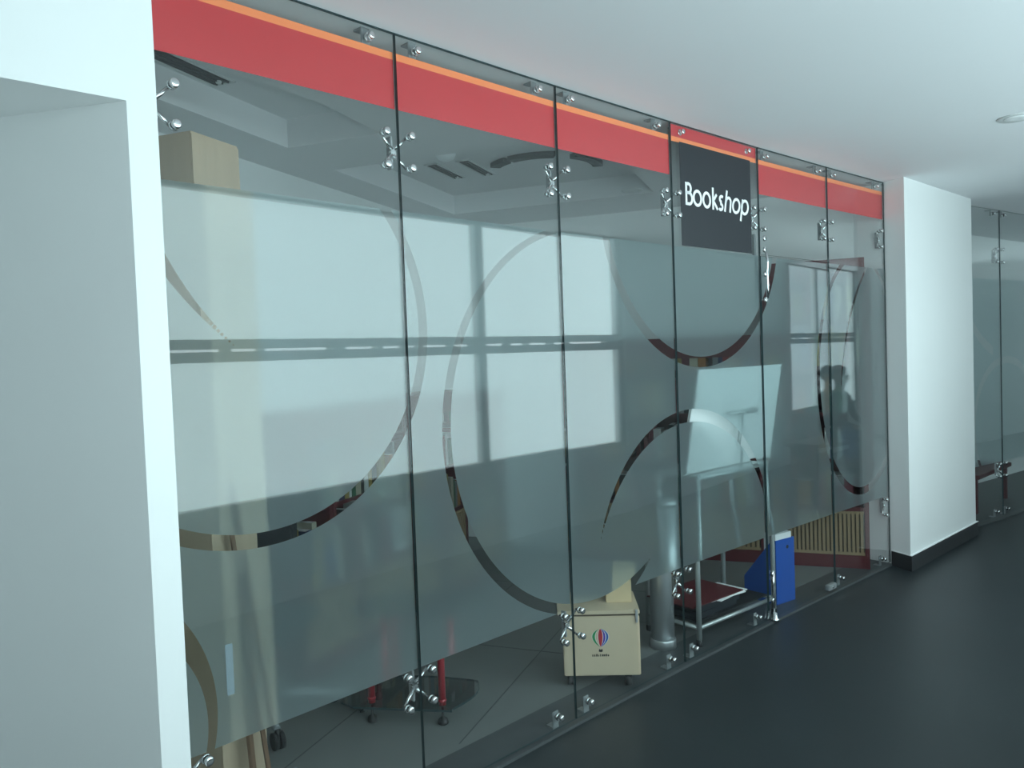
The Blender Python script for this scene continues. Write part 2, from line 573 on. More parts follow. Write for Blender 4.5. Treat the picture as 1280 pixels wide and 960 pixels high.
# recess back and the wall further left
prism(bm, [tuple(j0 + jd * 0.9), tuple(j0 + jd * 0.9 + nn_ * 0.28), tuple(NC - en * 2.6 + nn_ * 0.9), tuple(NC - en * 2.6 + nn_ * 0.6)], -0.1, 3.0)
prism(bm, [tuple(NC - en * 2.6), tuple(NC - en * 2.6 + nn_ * 0.9), tuple(NC - en * 5.6 + nn_ * 0.9), tuple(NC - en * 5.6)], -0.1, 3.0)
struct('wall_near_column', bm, 'white', label='white wall end with a tall recess beside the shopfront', cat='column')

# far column
FC0 = (5.045, -0.172); FC1 = (6.47, -0.188)
bm = new_bm()
fpoly = [FC0, FC1, (6.47, 0.5), (5.19, 0.5), (5.125, 0.0)]
prism(bm, uvp(fpoly), -0.1, 3.0)
struct('wall_far_column', bm, 'white', label='white rectangular column at the far end of the shopfront', cat='column')
bm = new_bm()
off = 0.012
prism(bm, uvp([(FC0[0] - off, FC0[1] - off), (FC1[0] + off, FC1[1] - off), (FC1[0] + off, -0.05), (5.11, -0.015)]), -0.05, 0.098)
struct('baseboard_far_column', bm, 'skirt', label='dark skirting around the foot of the white column', cat='baseboard')
bm = new_bm()
prism(bm, uvp([(FC0[0] - off, FC0[1] - off), (FC1[0] + 0.03, FC1[1] - off), (FC1[0] + 0.03, -0.05), (5.11, -0.015)]), 0.098, 0.104)
struct('trim_2', bm, 'white', label='thin white bead on top of the dark skirting', cat='trim')

# next shop past the column: back wall and side
bm = new_bm(); wall_piece(bm, 14.5, -0.14, 6.2, 0.87, -0.1, 3.2)
struct('wall_next_shop', bm, 'wall_in', label='pale back wall of the next shop past the column', cat='wall')
bm = new_bm()
prism(bm, uvp([(u, v + 0.006) for u, v in FARG] + [(14.5, -0.14), (6.2, 0.87), (6.2, 0.0)]), H, 3.0)
struct('ceiling', bm, 'ceil_in', label='ceiling of the next shop past the white column', cat='ceiling')
bm = new_bm()
prism(bm, uvp([(14.5, -1.4), (14.7, -1.4), (14.7, 0.2), (14.5, 0.2)]), -0.1, 3.2)
struct('wall_next_shop_end', bm, 'wall_in', label='side wall at the far end of the next shop', cat='wall')

# ------------------------------------------------------------------ frosted film with ring shapes cut out
def circ(s, z, c, r):
    return r - math.hypot(s - c[0], z - c[1])       # > 0 inside
def ell(s, z, c, a, b):
    return (1 - math.hypot((s - c[0]) / a, (z - c[1]) / b)) * min(a, b)
def clear(s, z):
    """> 0 where the film is cut away; s runs along the shopfront from the second joint"""
    v = []
    v.append(min(circ(s, z, (-0.579, 1.755), 0.683), -circ(s, z, (-0.574, 1.756), 0.638)))
    v.append(min(circ(s, z, (0.074, 2.594), 1.153), -circ(s, z, (0.018, 2.398), 0.964), -0.57 - s))
    v.append(min(circ(s, z, (-1.262, 0.625), 0.505), -circ(s, z, (-1.169, 0.591), 0.382)))
    di = -circ(s, z, (1.038, 1.346), 0.839)
    do = circ(s, z, (1.03, 1.336), 0.873)
    v.append(min(do, di, max(0.85 - s, min(0.9 - z, 1.3 - s))))
    v.append(min(circ(s, z, (0.834, 1.247), 0.887), di, 0.84 - z, s - 1.25))
    v.append(min(circ(s, z, (1.962, 2.372), 0.832), -circ(s, z, (1.962, 2.385), 0.789)))
    v.append(min(circ(s, z, (1.827, 0.529), 0.794), -circ(s, z, (1.814, 0.45), 0.806)))
    v.append(min(ell(s, z, (3.87, 1.416), 0.630, 0.842), -ell(s, z, (3.873, 1.427), 0.589, 0.800)))
    v.append(min(circ(s, z, (4.834, 1.236), 1.265), -circ(s, z, (5.014, 1.13), 1.448), 4.0 - s))
    return max(v)
def clear_far(s, z):
    v = [min(circ(s, z, (0.95, 0.85), 0.62), -circ(s, z, (0.95, 0.83), 0.575)),
         min(circ(s, z, (1.05, 2.45), 1.02), -circ(s, z, (1.05, 2.48), 0.97), 0.72 - s)]
    return max(v)
def film_mesh(L, s0, z0, z1, fn, x0=0.0, y=0.0135, step=0.011):
    """marching-squares sheet in the panel's own frame (x along, z up)"""
    nx = max(2, round((L - 2 * x0) / step)); nz = max(2, round((z1 - z0) / step))
    xs = [x0 + (L - 2 * x0) * i / nx for i in range(nx + 1)]
    zs = [z0 + (z1 - z0) * k / nz for k in range(nz + 1)]
    val = [[-fn(s0 + x, z) for z in zs] for x in xs]
    verts, faces, idx = [], [], {}
    def vid(x, z):
        key = (round(x, 6), round(z, 6))
        if key not in idx:
            idx[key] = len(verts)
            verts.append((x, y, z))
        return idx[key]
    for i in range(nx):
        k = 0
        while k < nz:
            c = [(xs[i], zs[k], val[i][k]), (xs[i + 1], zs[k], val[i + 1][k]),
                 (xs[i + 1], zs[k + 1], val[i + 1][k + 1]), (xs[i], zs[k + 1], val[i][k + 1])]
            if all(q[2] >= 0 for q in c):
                m = k + 1
                while m < nz and val[i][m + 1] >= 0 and val[i + 1][m + 1] >= 0:
                    m += 1
                faces.append([vid(xs[i], zs[k]), vid(xs[i + 1], zs[k]), vid(xs[i + 1], zs[m]), vid(xs[i], zs[m])])
                k = m
                continue
            if any(q[2] > 0 for q in c):
                P = []
                for a, b in zip(c, c[1:] + c[:1]):
                    if a[2] >= 0: P.append(vid(a[0], a[1]))
                    if (a[2] >= 0) != (b[2] >= 0):
                        t = a[2] / (a[2] - b[2])
                        P.append(vid(a[0] + (b[0] - a[0]) * t, a[1] + (b[1] - a[1]) * t))
                Q = []
                for q in P:
                    if not Q or Q[-1] != q: Q.append(q)
                if len(Q) > 1 and Q[0] == Q[-1]: Q.pop()
                if len(set(Q)) >= 3 and len(set(Q)) == len(Q): faces.append(Q)
            k += 1
    me = bpy.data.meshes.new('frosted_film')
    me.from_pydata(verts, [], faces)
    me.materials.append(M['film'])
    return me

GT = 0.010     # glass thickness
def pane(name, L, z0, z1, parent=None, g0=0.002, g1=0.002, kind=None, label=None, cat=None):
    bm = new_bm()
    x0, x1 = g0, L - g1
    v = [bm.verts.new(p) for p in [(x0, 0, z0), (x1, 0, z0), (x1, 0, z1), (x0, 0, z1), (x0, GT, z0), (x1, GT, z0), (x1, GT, z1), (x0, GT, z1)]]
    for f, mi in (((0, 1, 2, 3), 0), ((5, 4, 7, 6), 0), ((0, 4, 5, 1), 1), ((1, 5, 6, 2), 1), ((2, 6, 7, 3), 1), ((3, 7, 4, 0), 1)):
        bm.faces.new([v[i] for i in f]).material_index = mi
    o = obj(name, bm, ['glass', 'gedge'], parent)
    if kind: tag(o, label, cat, None, kind)
    return o
def sheet(name, L, z0, z1, m, parent, x0=0.003, x1=None, y=0.0128, t=0.0008):
    bm = new_bm(); box(bm, x0, (L - 0.003) if x1 is None else x1, y, y + t, z0, z1)
    return obj(name, bm, m, parent)
RED0, RED1, OR1 = 2.533, 2.708, 2.734
labels = ['frosted glass panel beside the near white wall',
          'frosted glass panel left of the big ring pattern joint',
          'frosted glass panel in front of the crate on casters',
          'glass panel carrying the black Bookshop sign',
          'clear glass transom over the glass door',
          'narrow looking frosted glass panel against the far column']
labels[1] = 'frosted glass panel with the red-post stand behind its corner'
def heading(a, b):
    return math.atan2(b[1] - a[1], b[0] - a[0])
def place(o, p, rz):
    o.location = (p[0], p[1], 0); o.rotation_euler = (0, 0, rz)
PAN = []
for i in range(6):
    a, b = JJ[i], JJ[i + 1]
    L = math.hypot(b[0] - a[0], b[1] - a[1])
    rz = heading(a, b)
    s0 = (i - 1) * PW
    if i != 4:
        o = pane('window_%d' % (i + 1), L, 0.012, H - 0.004, None, kind='structure', label=labels[i], cat='glass panel')
        place(o, a, rz)
        fm = bpy.data.objects.new('frosted_film', film_mesh(L, s0, FB, FT, clear, 0.003)); C.objects.link(fm); fm.parent = o
    else:
        o = pane('window_5', L, FT + 0.006, H - 0.004, None, kind='structure', label=labels[i], cat='glass panel')
        place(o, a, rz)
        d = pane('door_1', L, 0.014, FT - 0.002, None, g0=0.006, g1=0.006, kind='structure', label='frameless frosted glass door under the clear transom', cat='door')
        place(d, a, rz)
        DOOR = d
        fm = bpy.data.objects.new('frosted_film', film_mesh(L, s0, FB, FT - 0.004, clear, 0.006)); C.objects.link(fm); fm.parent = d
    PAN.append(o)
    sheet('orange_stripe', L, RED1, OR1, 'orange', o)
    if i == 3:
        sheet('red_band', L, OR1, H - 0.006, 'red', o)
    else:
        sheet('red_band', L, RED0, RED1, 'red', o)
for i in range(len(FARG) - 1):
    a, b = W(*FARG[i]), W(*FARG[i + 1])
    L = (b - a).length
    if i == len(FARG) - 2: pass
    o = pane('window_%d' % (i + 7), L, 0.012, H - 0.004, None, kind='structure',
             label=['glass panel of the next shop beside the white column', 'frosted glass panel of the next shop after its first joint',
                    'third glass panel of the next shop past the column', 'fourth glass panel of the next shop past the column', 'long end glass of the next shop'][i], cat='glass panel')
    place(o, a, heading(a, b))
    fm = bpy.data.objects.new('frosted_film', film_mesh(L, -0.1 + i * 0.9, FB, FT, clear_far if i < 2 else (lambda s, z: -1.0), 0.003, step=0.016 if i < 2 else 0.2)); C.objects.link(fm); fm.parent = o
# ceiling channel line along the top of the glass
bm = new_bm()
for i in range(6):
    a, b = Vector(JJ[i]), Vector(JJ[i + 1]); d = (b - a).normalized(); n2 = Vector((-d.y, d.x))
    prism(bm, [tuple(a + n2 * 0.001), tuple(b + n2 * 0.001), tuple(b + n2 * 0.012), tuple(a + n2 * 0.012)], H - 0.003, H + 0.01)
struct('trim_3', bm, 'gedge', label='dark sealant line where the glass meets the ceiling', cat='trim')

# ------------------------------------------------------------------ Bookshop sign
a, b = JJ[3], JJ[4]
rz4 = heading(a, b)
sg = thing('shop_sign', 'black Bookshop sign with white lettering on the glass panel', 'sign', (a[0], a[1], 0), rz4)
S3 = 2 * PW
def sx(s): return s - S3
bm = new_bm(); box(bm, sx(1.778), sx(2.468), -0.0012, 0.0002, FT + 0.004, RED1)
sb = obj('sign_panel', bm, 'black', sg)
def strokes(name, lines, wd, m='letter', parent=sg, y0=0.0118, y1=0.0134):
    bm = new_bm()
    for pts in lines:
        closed = pts[0] == pts[-1] and len(pts) > 2
        n = len(pts)
        L_, R_ = [], []
        for i in range(n):
            p = Vector(pts[i])
            if closed:
                q0 = Vector(pts[(i - 1) % (n - 1)]); q1 = Vector(pts[(i + 1) % (n - 1)])
            else:
                q0 = Vector(pts[max(i - 1, 0)]); q1 = Vector(pts[min(i + 1, n - 1)])
            d1 = (p - q0); d2 = (q1 - p)
            if d1.length < 1e-9: d1 = d2
            if d2.length < 1e-9: d2 = d1
            d1.normalize(); d2.normalize()
            t = (d1 + d2)
            t = d1 if t.length < 1e-6 else t.normalized()
            nrm = Vector((-t.y, t.x))
            k = 1 / max(0.5, abs(nrm.dot(Vector((-d1.y, d1.x)))))
            L_.append(p + nrm * wd / 2 * k); R_.append(p - nrm * wd / 2 * k)
        f0 = [bm.verts.new((p.x, y0, p.y)) for p in L_]; f1 = [bm.verts.new((p.x, y0, p.y)) for p in R_]
        g0 = [bm.verts.new((p.x, y1, p.y)) for p in L_]; g1 = [bm.verts.new((p.x, y1, p.y)) for p in R_]
        for i in range(n - 1):
            bm.faces.new((f0[i], f0[i + 1], f1[i + 1], f1[i]))
            bm.faces.new((g0[i], g1[i], g1[i + 1], g0[i + 1]))
            bm.faces.new((f0[i], g0[i], g0[i + 1], f0[i + 1]))
            bm.faces.new((f1[i], f1[i + 1], g1[i + 1], g1[i]))
    return obj(name, bm, m, parent)
def arc(c, rx, ry, a0, a1, n=24, sh=0.0):
    return [(c[0] + rx * math.cos(math.radians(a0 + (a1 - a0) * i / n)) + sh * ry * math.sin(math.radians(a0 + (a1 - a0) * i / n)),
             c[1] + ry * math.sin(math.radians(a0 + (a1 - a0) * i / n))) for i in range(n + 1)]
def ring(c, rx, ry, sh=0.0):
    p = arc(c, rx, ry, 0, 360, 32, sh); p[-1] = p[0]; return p
wd = 0.0155
h_ = wd / 2
# letters sit on the face of the sign, which is stuck on the corridor side of the pane
LY = dict(y0=-0.0024, y1=-0.0010)
zb, zt, zx = 2.389, 2.508, 2.478
def P_(pts): return [(sx(p[0]), p[1]) for p in pts]
xB = 1.819 + h_
strokes('letter', [P_([(xB, zb), (xB, zt)]),
                   P_([(xB, zt - h_), (xB + 0.022, zt - h_)] + arc((xB + 0.022, 2.4775), 0.020, 0.0228, 90, -90, 14) + [(xB, 2.4547)]),
                   P_([(xB, 2.4547), (xB + 0.026, 2.4547)] + arc((xB + 0.026, 2.4257), 0.026, 0.029, 90, -90, 14) + [(xB, zb + h_)])], wd, **LY)
for c, rx in ((1.928, 0.0345), (2.015, 0.0325)):
    strokes('letter', [P_(ring((c, 2.4345), rx, 0.0375))], wd, **LY)
xk = 2.068 + h_
strokes('letter', [P_([(xk, zb), (xk, zt)]), P_([(xk + 0.036, zx - 0.004), (xk + 0.003, 2.438), (xk + 0.044, zb + 0.004)])], wd, **LY)
sm = 0.22
strokes('letter', [P_(arc((2.159, 2.4555), 0.0165, 0.0145, 40, 255, 16, 0.1) + arc((2.151, 2.4115), 0.0175, 0.0155, 85, -150, 16, 0.1))], wd, **LY)
def ital(x, z): return x + sm * (z - zb)
xh = 2.190
strokes('letter', [P_([(ital(xh, zb), zb), (ital(xh, zt), zt)]),
                   P_([(ital(xh, 2.44), 2.44)] + arc((xh + 0.039, 2.446), 0.0235, 0.0235, 165, 10, 14, 0.15) + [(ital(xh + 0.053, zb), zb)])], wd, **LY)
strokes('letter', [P_(ring((2.309, 2.4325), 0.0345, 0.0375, 0.15))], wd, **LY)
xp = 2.361
strokes('letter', [P_([(ital(xp - 0.002, 2.352), 2.352), (ital(xp, zx - 0.002), zx - 0.002)]), P_(ring((2.4, 2.4335), 0.0335, 0.0375, 0.15))], wd, **LY)

# ------------------------------------------------------------------ glass fittings
def cap_bm(bm, x, z, r=0.0165, y=0.0):
    lathe(bm, [(r * 0.75, 0.0), (r, 0.002), (r, 0.009), (r * 0.85, 0.0125), (r * 0.5, 0.0135), (0.001, 0.0135)], (x, y, z), (0, -1, 0), 18)
def make_spider(sides=(-1, 1)):
    t = thing('spider_fitting', 'x', 'glass fitting')
    for sx_ in sides:
        for sz in (1, -1):
            bm = new_bm(); cap_bm(bm, sx_ * 0.055, sz * 0.0575, 0.0145)
            cp = obj('cap', bm, 'chrome', t)
            bm = new_bm(); cyl(bm, (sx_ * 0.055, GT, sz * 0.0575), (sx_ * 0.055, 0.032, sz * 0.0575), 0.006, seg=12)
            lathe(bm, [(0.013, 0.0), (0.015, 0.002), (0.013, 0.008), (0.008, 0.010)], (sx_ * 0.055, GT, sz * 0.0575), (0, 1, 0), 16)
            obj('bolt', bm, 'chrome', cp)
            bm = new_bm(); tube(bm, [(sx_ * 0.055, 0.032, sz * 0.0575), (sx_ * 0.033, 0.037, sz * 0.034), (sx_ * 0.004, 0.042, sz * 0.010)], [0.0050, 0.0065, 0.009], 10)
            obj('arm', bm, 'chrome', t)
    bm = new_bm(); cyl(bm, (0, 0.034, 0), (0, 0.05, 0), 0.011, seg=18)
    obj('hub', bm, 'chrome', t)
    bm = new_bm(); box(bm, -0.005, 0.005, 0.045, 0.072, -0.058, 0.058, bev=0.002)
    obj('fin_plate', bm, 'alum', t)
    return t
def put(o, p, z, rz, label, group=None):
    o.location = (p[0], p[1], z); o.rotation_euler = (0, 0, rz)
    o['label'] = label
    if group: o['group'] = group
names = {1: 'by the joint nearest the near wall', 2: 'above the crate on casters', 3: 'left of the black sign', 4: 'right of the black sign', 5: 'at the joint right of the door transom'}
lows = {1: 'in front of the red-post stand', 2: 'in front of the crate on casters', 3: 'in front of the steel post'}
sp0 = make_spider()
first = [sp0]
def spider(i, z, label):
    o = first.pop() if first else copy_tree(sp0)
    rz = (heading(JJ[i - 1], JJ[i]) + heading(JJ[i], JJ[i + 1])) / 2 if 0 < i < 6 else 0
    put(o, JJ[i], z, rz, label, 'spider fittings of the shopfront')
for i in range(1, 6):
    spider(i, 2.3875, 'upper chrome four-arm spider fitting ' + names[i])
for i in (1, 2, 3):
    spider(i, 0.428, 'lower chrome four-arm spider fitting ' + lows[i])
o = make_spider((1,)); put(o, JJ[0], 2.3875, heading(JJ[0], JJ[1]), 'upper two-arm chrome fitting at the near white wall', 'two-arm end fittings')
o = make_spider((1,)); put(o, JJ[0], 0.428, heading(JJ[0], JJ[1]), 'lower two-arm chrome fitting at the near white wall', 'two-arm end fittings')
for z, nm in ((2.3875, 'upper'), (0.428, 'lower')):
    o = make_spider((-1,)); put(o, JJ[6], z, heading(JJ[5], JJ[6]), nm + ' two-arm chrome fitting at the far column', 'two-arm end fittings')
for k in (1, 2):
    p = W(*FARG[k])
    for z, nm in ((2.3875, 'upper'), (0.428, 'lower')):
        o = copy_tree(sp0)
        put(o, p, z, heading(W(*FARG[k - 1]), W(*FARG[k])), nm + ' chrome spider fitting at the %s joint of the next shop' % ('first' if k == 1 else 'second'), 'spider fittings of the next shop')

def make_clamp(top):
    t = thing('glass_clamp', 'x', 'glass clamp')
    sgn = 1 if top else -1
    bm = new_bm(); cap_bm(bm, 0, 0, 0.0135)
    obj('cap', bm, 'chrome', t)
    bm = new_bm(); cyl(bm, (0, GT, 0), (0, 0.032, 0), 0.008, seg=12)
    lathe(bm, [(0.015, 0.0), (0.017, 0.003), (0.015, 0.012), (0.009, 0.014)], (0, GT, 0), (0, 1, 0), 16)
    obj('bolt', bm, 'chrome', t)
    z0, z1 = (-0.02, 0.037) if top else (-0.054, 0.02)
    bm = new_bm(); box(bm, -0.018, 0.018, 0.030, 0.036, z0, z1, bev=0.002)
    zf = z1 - 0.006 if top else z0
    box(bm, -0.018, 0.018, 0.030, 0.075, zf, zf + 0.006)
    obj('angle_bracket', bm, 'alum', t)
    return t
ct, cb = make_clamp(True), make_clamp(False)
ft, fb_ = [ct], [cb]
PDESC = ['the panel beside the near wall', 'the panel before the red-post stand', 'the panel before the crate', 'the sign panel', 'the door transom', 'the panel at the far column']
for i in range(6):
    a, b = Vector(JJ[i]), Vector(JJ[i + 1]); rz = heading(a, b); d = (b - a).normalized()
    for off_, side_ in ((0.10, 'end towards the near wall'), (PW - 0.105, 'end towards the far column')):
        p = a + d * off_
        o = ft.pop() if ft else copy_tree(ct)
        if i == 3:
            put(o, p, 2.762, rz, 'small chrome clamp on the red strip above the black sign, ' + side_, 'clamps above the sign')
        else:
            put(o, p, 2.762, rz, 'chrome ceiling clamp of %s, %s' % (PDESC[i], side_), 'ceiling clamps of the glass panels')
        if i != 4:
            o = fb_.pop() if fb_ else copy_tree(cb)
            put(o, p, 0.054, rz, 'chrome floor clamp of %s, %s' % (PDESC[i], side_), 'floor clamps of the glass panels')
for i in range(2):
    a, b = W(*FARG[i]), W(*FARG[i + 1]); rz = heading(a, b); d = (b - a).normalized(); L = (b - a).length
    for off_, sd_ in ((0.10, 'before'), (L - 0.105, 'after')):
        p = a + d * off_
        nm_ = [['beside the white column', 'just before its first joint'], ['just after its first joint', 'just before its second joint']][i][sd_ == 'after']
        put(copy_tree(ct), p, 2.762, rz, 'small ceiling clamp on the next shop glass ' + nm_, 'ceiling clamps of the next shop')
        put(copy_tree(cb), p, 0.054, rz, 'small floor clamp on the next shop glass ' + nm_, 'floor clamps of the next shop')

# door pivots and floor lock
a, b = JJ[4], JJ[5]; rz5 = heading(a, b)
def pivot(z_caps, bar, label, foot=None):
    t = thing('door_hinge', label, None)
    t.parent = DOOR
    for z in z_caps:
        bm = new_bm(); cap_bm(bm, 0.043, z, 0.0165)
        obj('cap', bm, 'chrome', t)
    bm = new_bm(); tube(bm, bar, [0.0075] * len(bar), 12)
    obj('pivot_bar', bm, 'chrome', t)
    if not foot:
        bm = new_bm(); box(bm, 0.012, 0.034, 0.045, 0.060, min(z_caps) - 0.03, max(z_caps) + 0.03, bev=0.002)
        obj('back_plate', bm, 'alum', t)
    if foot:
        bm = new_bm(); lathe(bm, [(0.024, 0.0), (0.024, 0.012), (0.015, 0.018), (0.012, 0.05)], (0.043, -0.014, 0.0), (0, 0, 1), 18)
        obj('floor_pivot', bm, 'chrome', t)
    return t
pivot((2.274, 2.208, 2.064, 1.913), [(0.043, -0.016, 2.19), (0.046, -0.02, 2.13), (0.043, -0.016, 2.075), (0.045, -0.018, 2.0), (0.043, -0.016, 1.92)], 'chrome top pivot bar of the glass door')
pivot((0.28, 0.122), [(0.043, -0.008, 0.30), (0.043, -0.008, 0.2), (0.043, -0.008, 0.02)], 'chrome bottom pivot of the glass door at the floor', True)
lk = thing('door_lock', 'small dark steel patch lock', None)
lk.parent = DOOR
bm = new_bm(); box(bm, PW - 0.11, PW - 0.008, -0.010, 0.022, 0.014, 0.050, bev=0.004); obj('lock_body', bm, 'alum', lk)
bm = new_bm(); cyl(bm, (PW - 0.06, -0.010, 0.032), (PW - 0.06, -0.014, 0.032), 0.009); obj('keyhole_disc', bm, 'chrome', lk)

# small paper sticker on the film and the plastic tape bits
bm = new_bm()
a0_, b0_ = JJ[0], JJ[1]
st = obj('paper_label', (lambda q: (box(q, 0.128, 0.151, 0.0122, 0.0128, 0.649, 0.803), q)[1])(new_bm()), 'bk_paleblue')
bm.free()
place(st, a0_, heading(a0_, b0_))
tag(st, 'narrow pale paper strip stuck upright on the frosted film', 'label')

# ------------------------------------------------------------------ ceiling details
dl = thing('downlight', 'round recessed white downlight in the corridor ceiling', 'downlight', (2.72, 4.17, H))
bm = new_bm(); lathe(bm, [(0.060, -0.004), (0.085, -0.006), (0.092, -0.002), (0.092, 0.002), (0.060, 0.002)], (0, 0, 0), (0, 0, 1), 32)
obj('trim_ring', bm, 'frame_w', dl)
bm = new_bm(); lathe(bm, [(0.0, -0.0045), (0.03, -0.009), (0.055, -0.0065), (0.060, -0.003), (0.0, 0.0)], (0, 0, 0), (0, 0, 1), 28)
obj('lens', bm, 'lampglass', dl)
def diffuser(p, L, wd_, label, ang=None, z=ZC):
    t = thing('slot_diffuser', label, 'air diffuser', (p.x, p.y, z), (PI / 2 + RB) if ang is None else ang, 'slot diffusers in the bookshop ceiling')
    for y0, y1 in ((-wd_ / 2, -wd_ / 2 + 0.012), (wd_ / 2 - 0.012, wd_ / 2)):
        bm = new_bm(); box(bm, 0, L, y0, y1, -0.008, 0.002); obj('side_rail', bm, 'frame_w', t)
    for x0 in (0, L - 0.012):
        bm = new_bm(); box(bm, x0, x0 + 0.012, -wd_ / 2, wd_ / 2, -0.008, 0.002); obj('end_rail', bm, 'frame_w', t)
    bm = new_bm(); box(bm, 0.005, L - 0.005, -wd_ / 2 + 0.005, wd_ / 2 - 0.005, -0.002, 0.002); obj('slot_plate', bm, 'slot', t)
    n = 3
    for k in range(n):
        y = -wd_ / 2 + wd_ * (k + 1) / (n + 1)
        bm = new_bm(); box(bm, 0.012, L - 0.012, y - 0.003, y + 0.003, -0.009, -0.002); obj('blade', bm, 'slot', t)
    bm = new_bm(); lathe(bm, [(0.012, -0.012), (0.014, -0.006), (0.014, 0.0)], (L - 0.04, 0, 0), (0, 0, 1), 14); obj('screw_cap', bm, 'frame_w', t)
diffuser(C1 - A_ * 1.35 + B_ * 0.09, 0.77, 0.13, 'long dark slot diffuser in the coffer beside the near wall')
diffuser(C1 - A_ * 1.2 + B_ * 0.31, 0.66, 0.13, 'dark slot diffuser with a white frame nearer the glass')
diffuser(C2 - A_ * 1.02 + B_ * 0.305, 0.47, 0.10, 'short dark slot diffuser left of its twin near the dome')
diffuser(C2 - A_ * 1.01 + B_ * 0.535, 0.48, 0.10, 'short dark slot diffuser right of its twin near the dome')
dm_p = C2 - A_ * 1.29 + B_ * 0.55
dm = thing('smoke_detector', 'white dome smoke detector on the bookshop ceiling', 'smoke detector', (dm_p.x, dm_p.y, ZC))
bm = new_bm(); lathe(bm, [(0.075, -0.015), (0.078, 0.0), (0.0, 0.001)], (0, 0, 0), (0, 0, 1), 24); obj('base', bm, 'frame_w', dm)
bm = new_bm(); lathe(bm, [(0.0, -0.075), (0.025, -0.072), (0.048, -0.06), (0.062, -0.04), (0.066, -0.015), (0.0, -0.014)], (0, 0, 0), (0, 0, 1), 24); obj('dome', bm, 'lampglass', dm)
# curved track of dark segments
ctr = C2 - A_ * 0.57 + B_ * 0.97
tk = thing('curved_track', 'curved dark ceiling track made of three segments', 'ceiling track', (ctr.x, ctr.y, ZC), RB)
for a0, a1 in ((220, 245), (250, 298), (318, 372)):
    bm = new_bm()
    n = 10
    pin, pout = [], []
    for k in range(n + 1):
        t = math.radians(a0 + (a1 - a0) * k / n)
        pin.append((0.33 * math.cos(t), 0.33 * math.sin(t))); pout.append((0.40 * math.cos(t), 0.40 * math.sin(t)))
    prism(bm, pin + pout[::-1], -0.03, 0.0)
    obj('track_segment', bm, 'slot', tk)
dl2 = Vector((0.917, 5.675))
d2 = thing('downlight', 'small dark recessed downlight in the bookshop ceiling', 'downlight', (dl2.x, dl2.y, H))
bm = new_bm(); lathe(bm, [(0.055, -0.003), (0.075, -0.005), (0.08, 0.0), (0.055, 0.002)], (0, 0, 0), (0, 0, 1), 24); obj('trim_ring', bm, 'frame_w', d2)
bm = new_bm(); lathe(bm, [(0.0, -0.003), (0.055, -0.0025), (0.055, 0.0), (0.0, 0.0)], (0, 0, 0), (0, 0, 1), 24); obj('lens', bm, 'slot', d2)

# ------------------------------------------------------------------ furniture and things in the shop
# tall tan board cabinet / box by the near wall
tb = thing('tall_cabinet', 'tall narrow tan board cabinet standing behind the glass by near wall', 'cabinet', (-1.137, 2.87, 0), RB)
# local x = B_, y = A_ ; front faces +x
TBH = 2.5
bm = new_bm(); box(bm, -0.40, 0.0, 0.0, 0.25, 0.0, TBH, bev=0.0015); obj('body', bm, 'card', tb)
bm = new_bm(); box(bm, 0.0, 0.005, 0.0, 0.25, 0.02, TBH - 0.01, bev=0.001); obj('front_flap', bm, 'card', tb)

def lean(name, label, p0, p1, wx, wy, m, cat='plank'):
    p0, p1 = Vector(p0), Vector(p1)
    d = (p1 - p0); L = d.length
    q = d.to_track_quat('Z', 'Y')
    bm = new_bm(); box(bm, -wx / 2, wx / 2, -wy / 2, wy / 2, 0, L, bev=0.002)
    o = obj(name, bm, m)
    o.rotation_mode = 'QUATERNION'
    o.location = p0; o.rotation_quaternion = q
    return tag(o, label, cat)
tbx = Vector((-1.137, 2.87))
def TBL(x, y, z):
    p = tbx + B_ * x + A_ * y
    return (p.x, p.y, z)
lean('wooden_plank', 'long brown plank leaning against the tan cabinet', TBL(0.10, 0.145, 0.012), TBL(0.024, 0.055, 1.20), 0.032, 0.016, 'plank')
lean('wooden_plank', 'short dark brown plank leaning low against the tan cabinet', TBL(0.075, 0.085, 0.012), TBL(0.024, 0.075, 0.86), 0.030, 0.014, 'plank')
nb = obj('booklet', (lambda q: (box(q, -0.05, 0.05, -0.035, 0.035, 0, 0.012, bev=0.001), q)[1])(new_bm()), 'bk_paleblue')
nb.location = TBL(0.12, 0.215, 0.004); nb.rotation_euler = (0, 0, RB + 0.9)
tag(nb, 'pale blue booklet on the floor at the foot of the cabinet', 'booklet')

# swivel chair behind the planks
cp = (-1.30, 3.58, 0)
ch = thing('swivel_chair', 'dark office swivel chair with chrome base beside the planks', 'chair', cp, 0.0)
ang0 = math.radians(-51.7)
for k in range(5):
    t = ang0 + 2 * PI * k / 5
    d = Vector((math.cos(t), math.sin(t), 0))
    bm = new_bm(); tube(bm, [Vector((0, 0, 0.15)), d * 0.18 + Vector((0, 0, 0.135)), d * 0.34 + Vector((0, 0, 0.10)), d * 0.40 + Vector((0, 0, 0.085))], [0.024, 0.02, 0.017, 0.015], 10)
    lg = obj('leg', bm, 'alum', ch)
    s_ = Vector((-d.y, d.x, 0)) * 0.012
    bm = new_bm()
    for sg_ in (-1, 1):
        cyl(bm, d * 0.40 + Vector((0, 0, 0.037)) + s_ * sg_ * 0.4, d * 0.40 + Vector((0, 0, 0.037)) + s_ * sg_ * 1.9, 0.037, seg=18)
    cyl(bm, d * 0.40 + Vector((0, 0, 0.04)), d * 0.40 + Vector((0, 0, 0.085)), 0.012, seg=10)
    obj('caster', bm, 'rubber', lg)
bm = new_bm(); cyl(bm, (0, 0, 0.13), (0, 0, 0.43), 0.028, seg=16); obj('gas_column', bm, 'rubber', ch)
bm = new_bm(); box(bm, -0.23, 0.23, -0.23, 0.23, 0.43, 0.51, bev=0.03); obj('seat', bm, 'dark', ch)
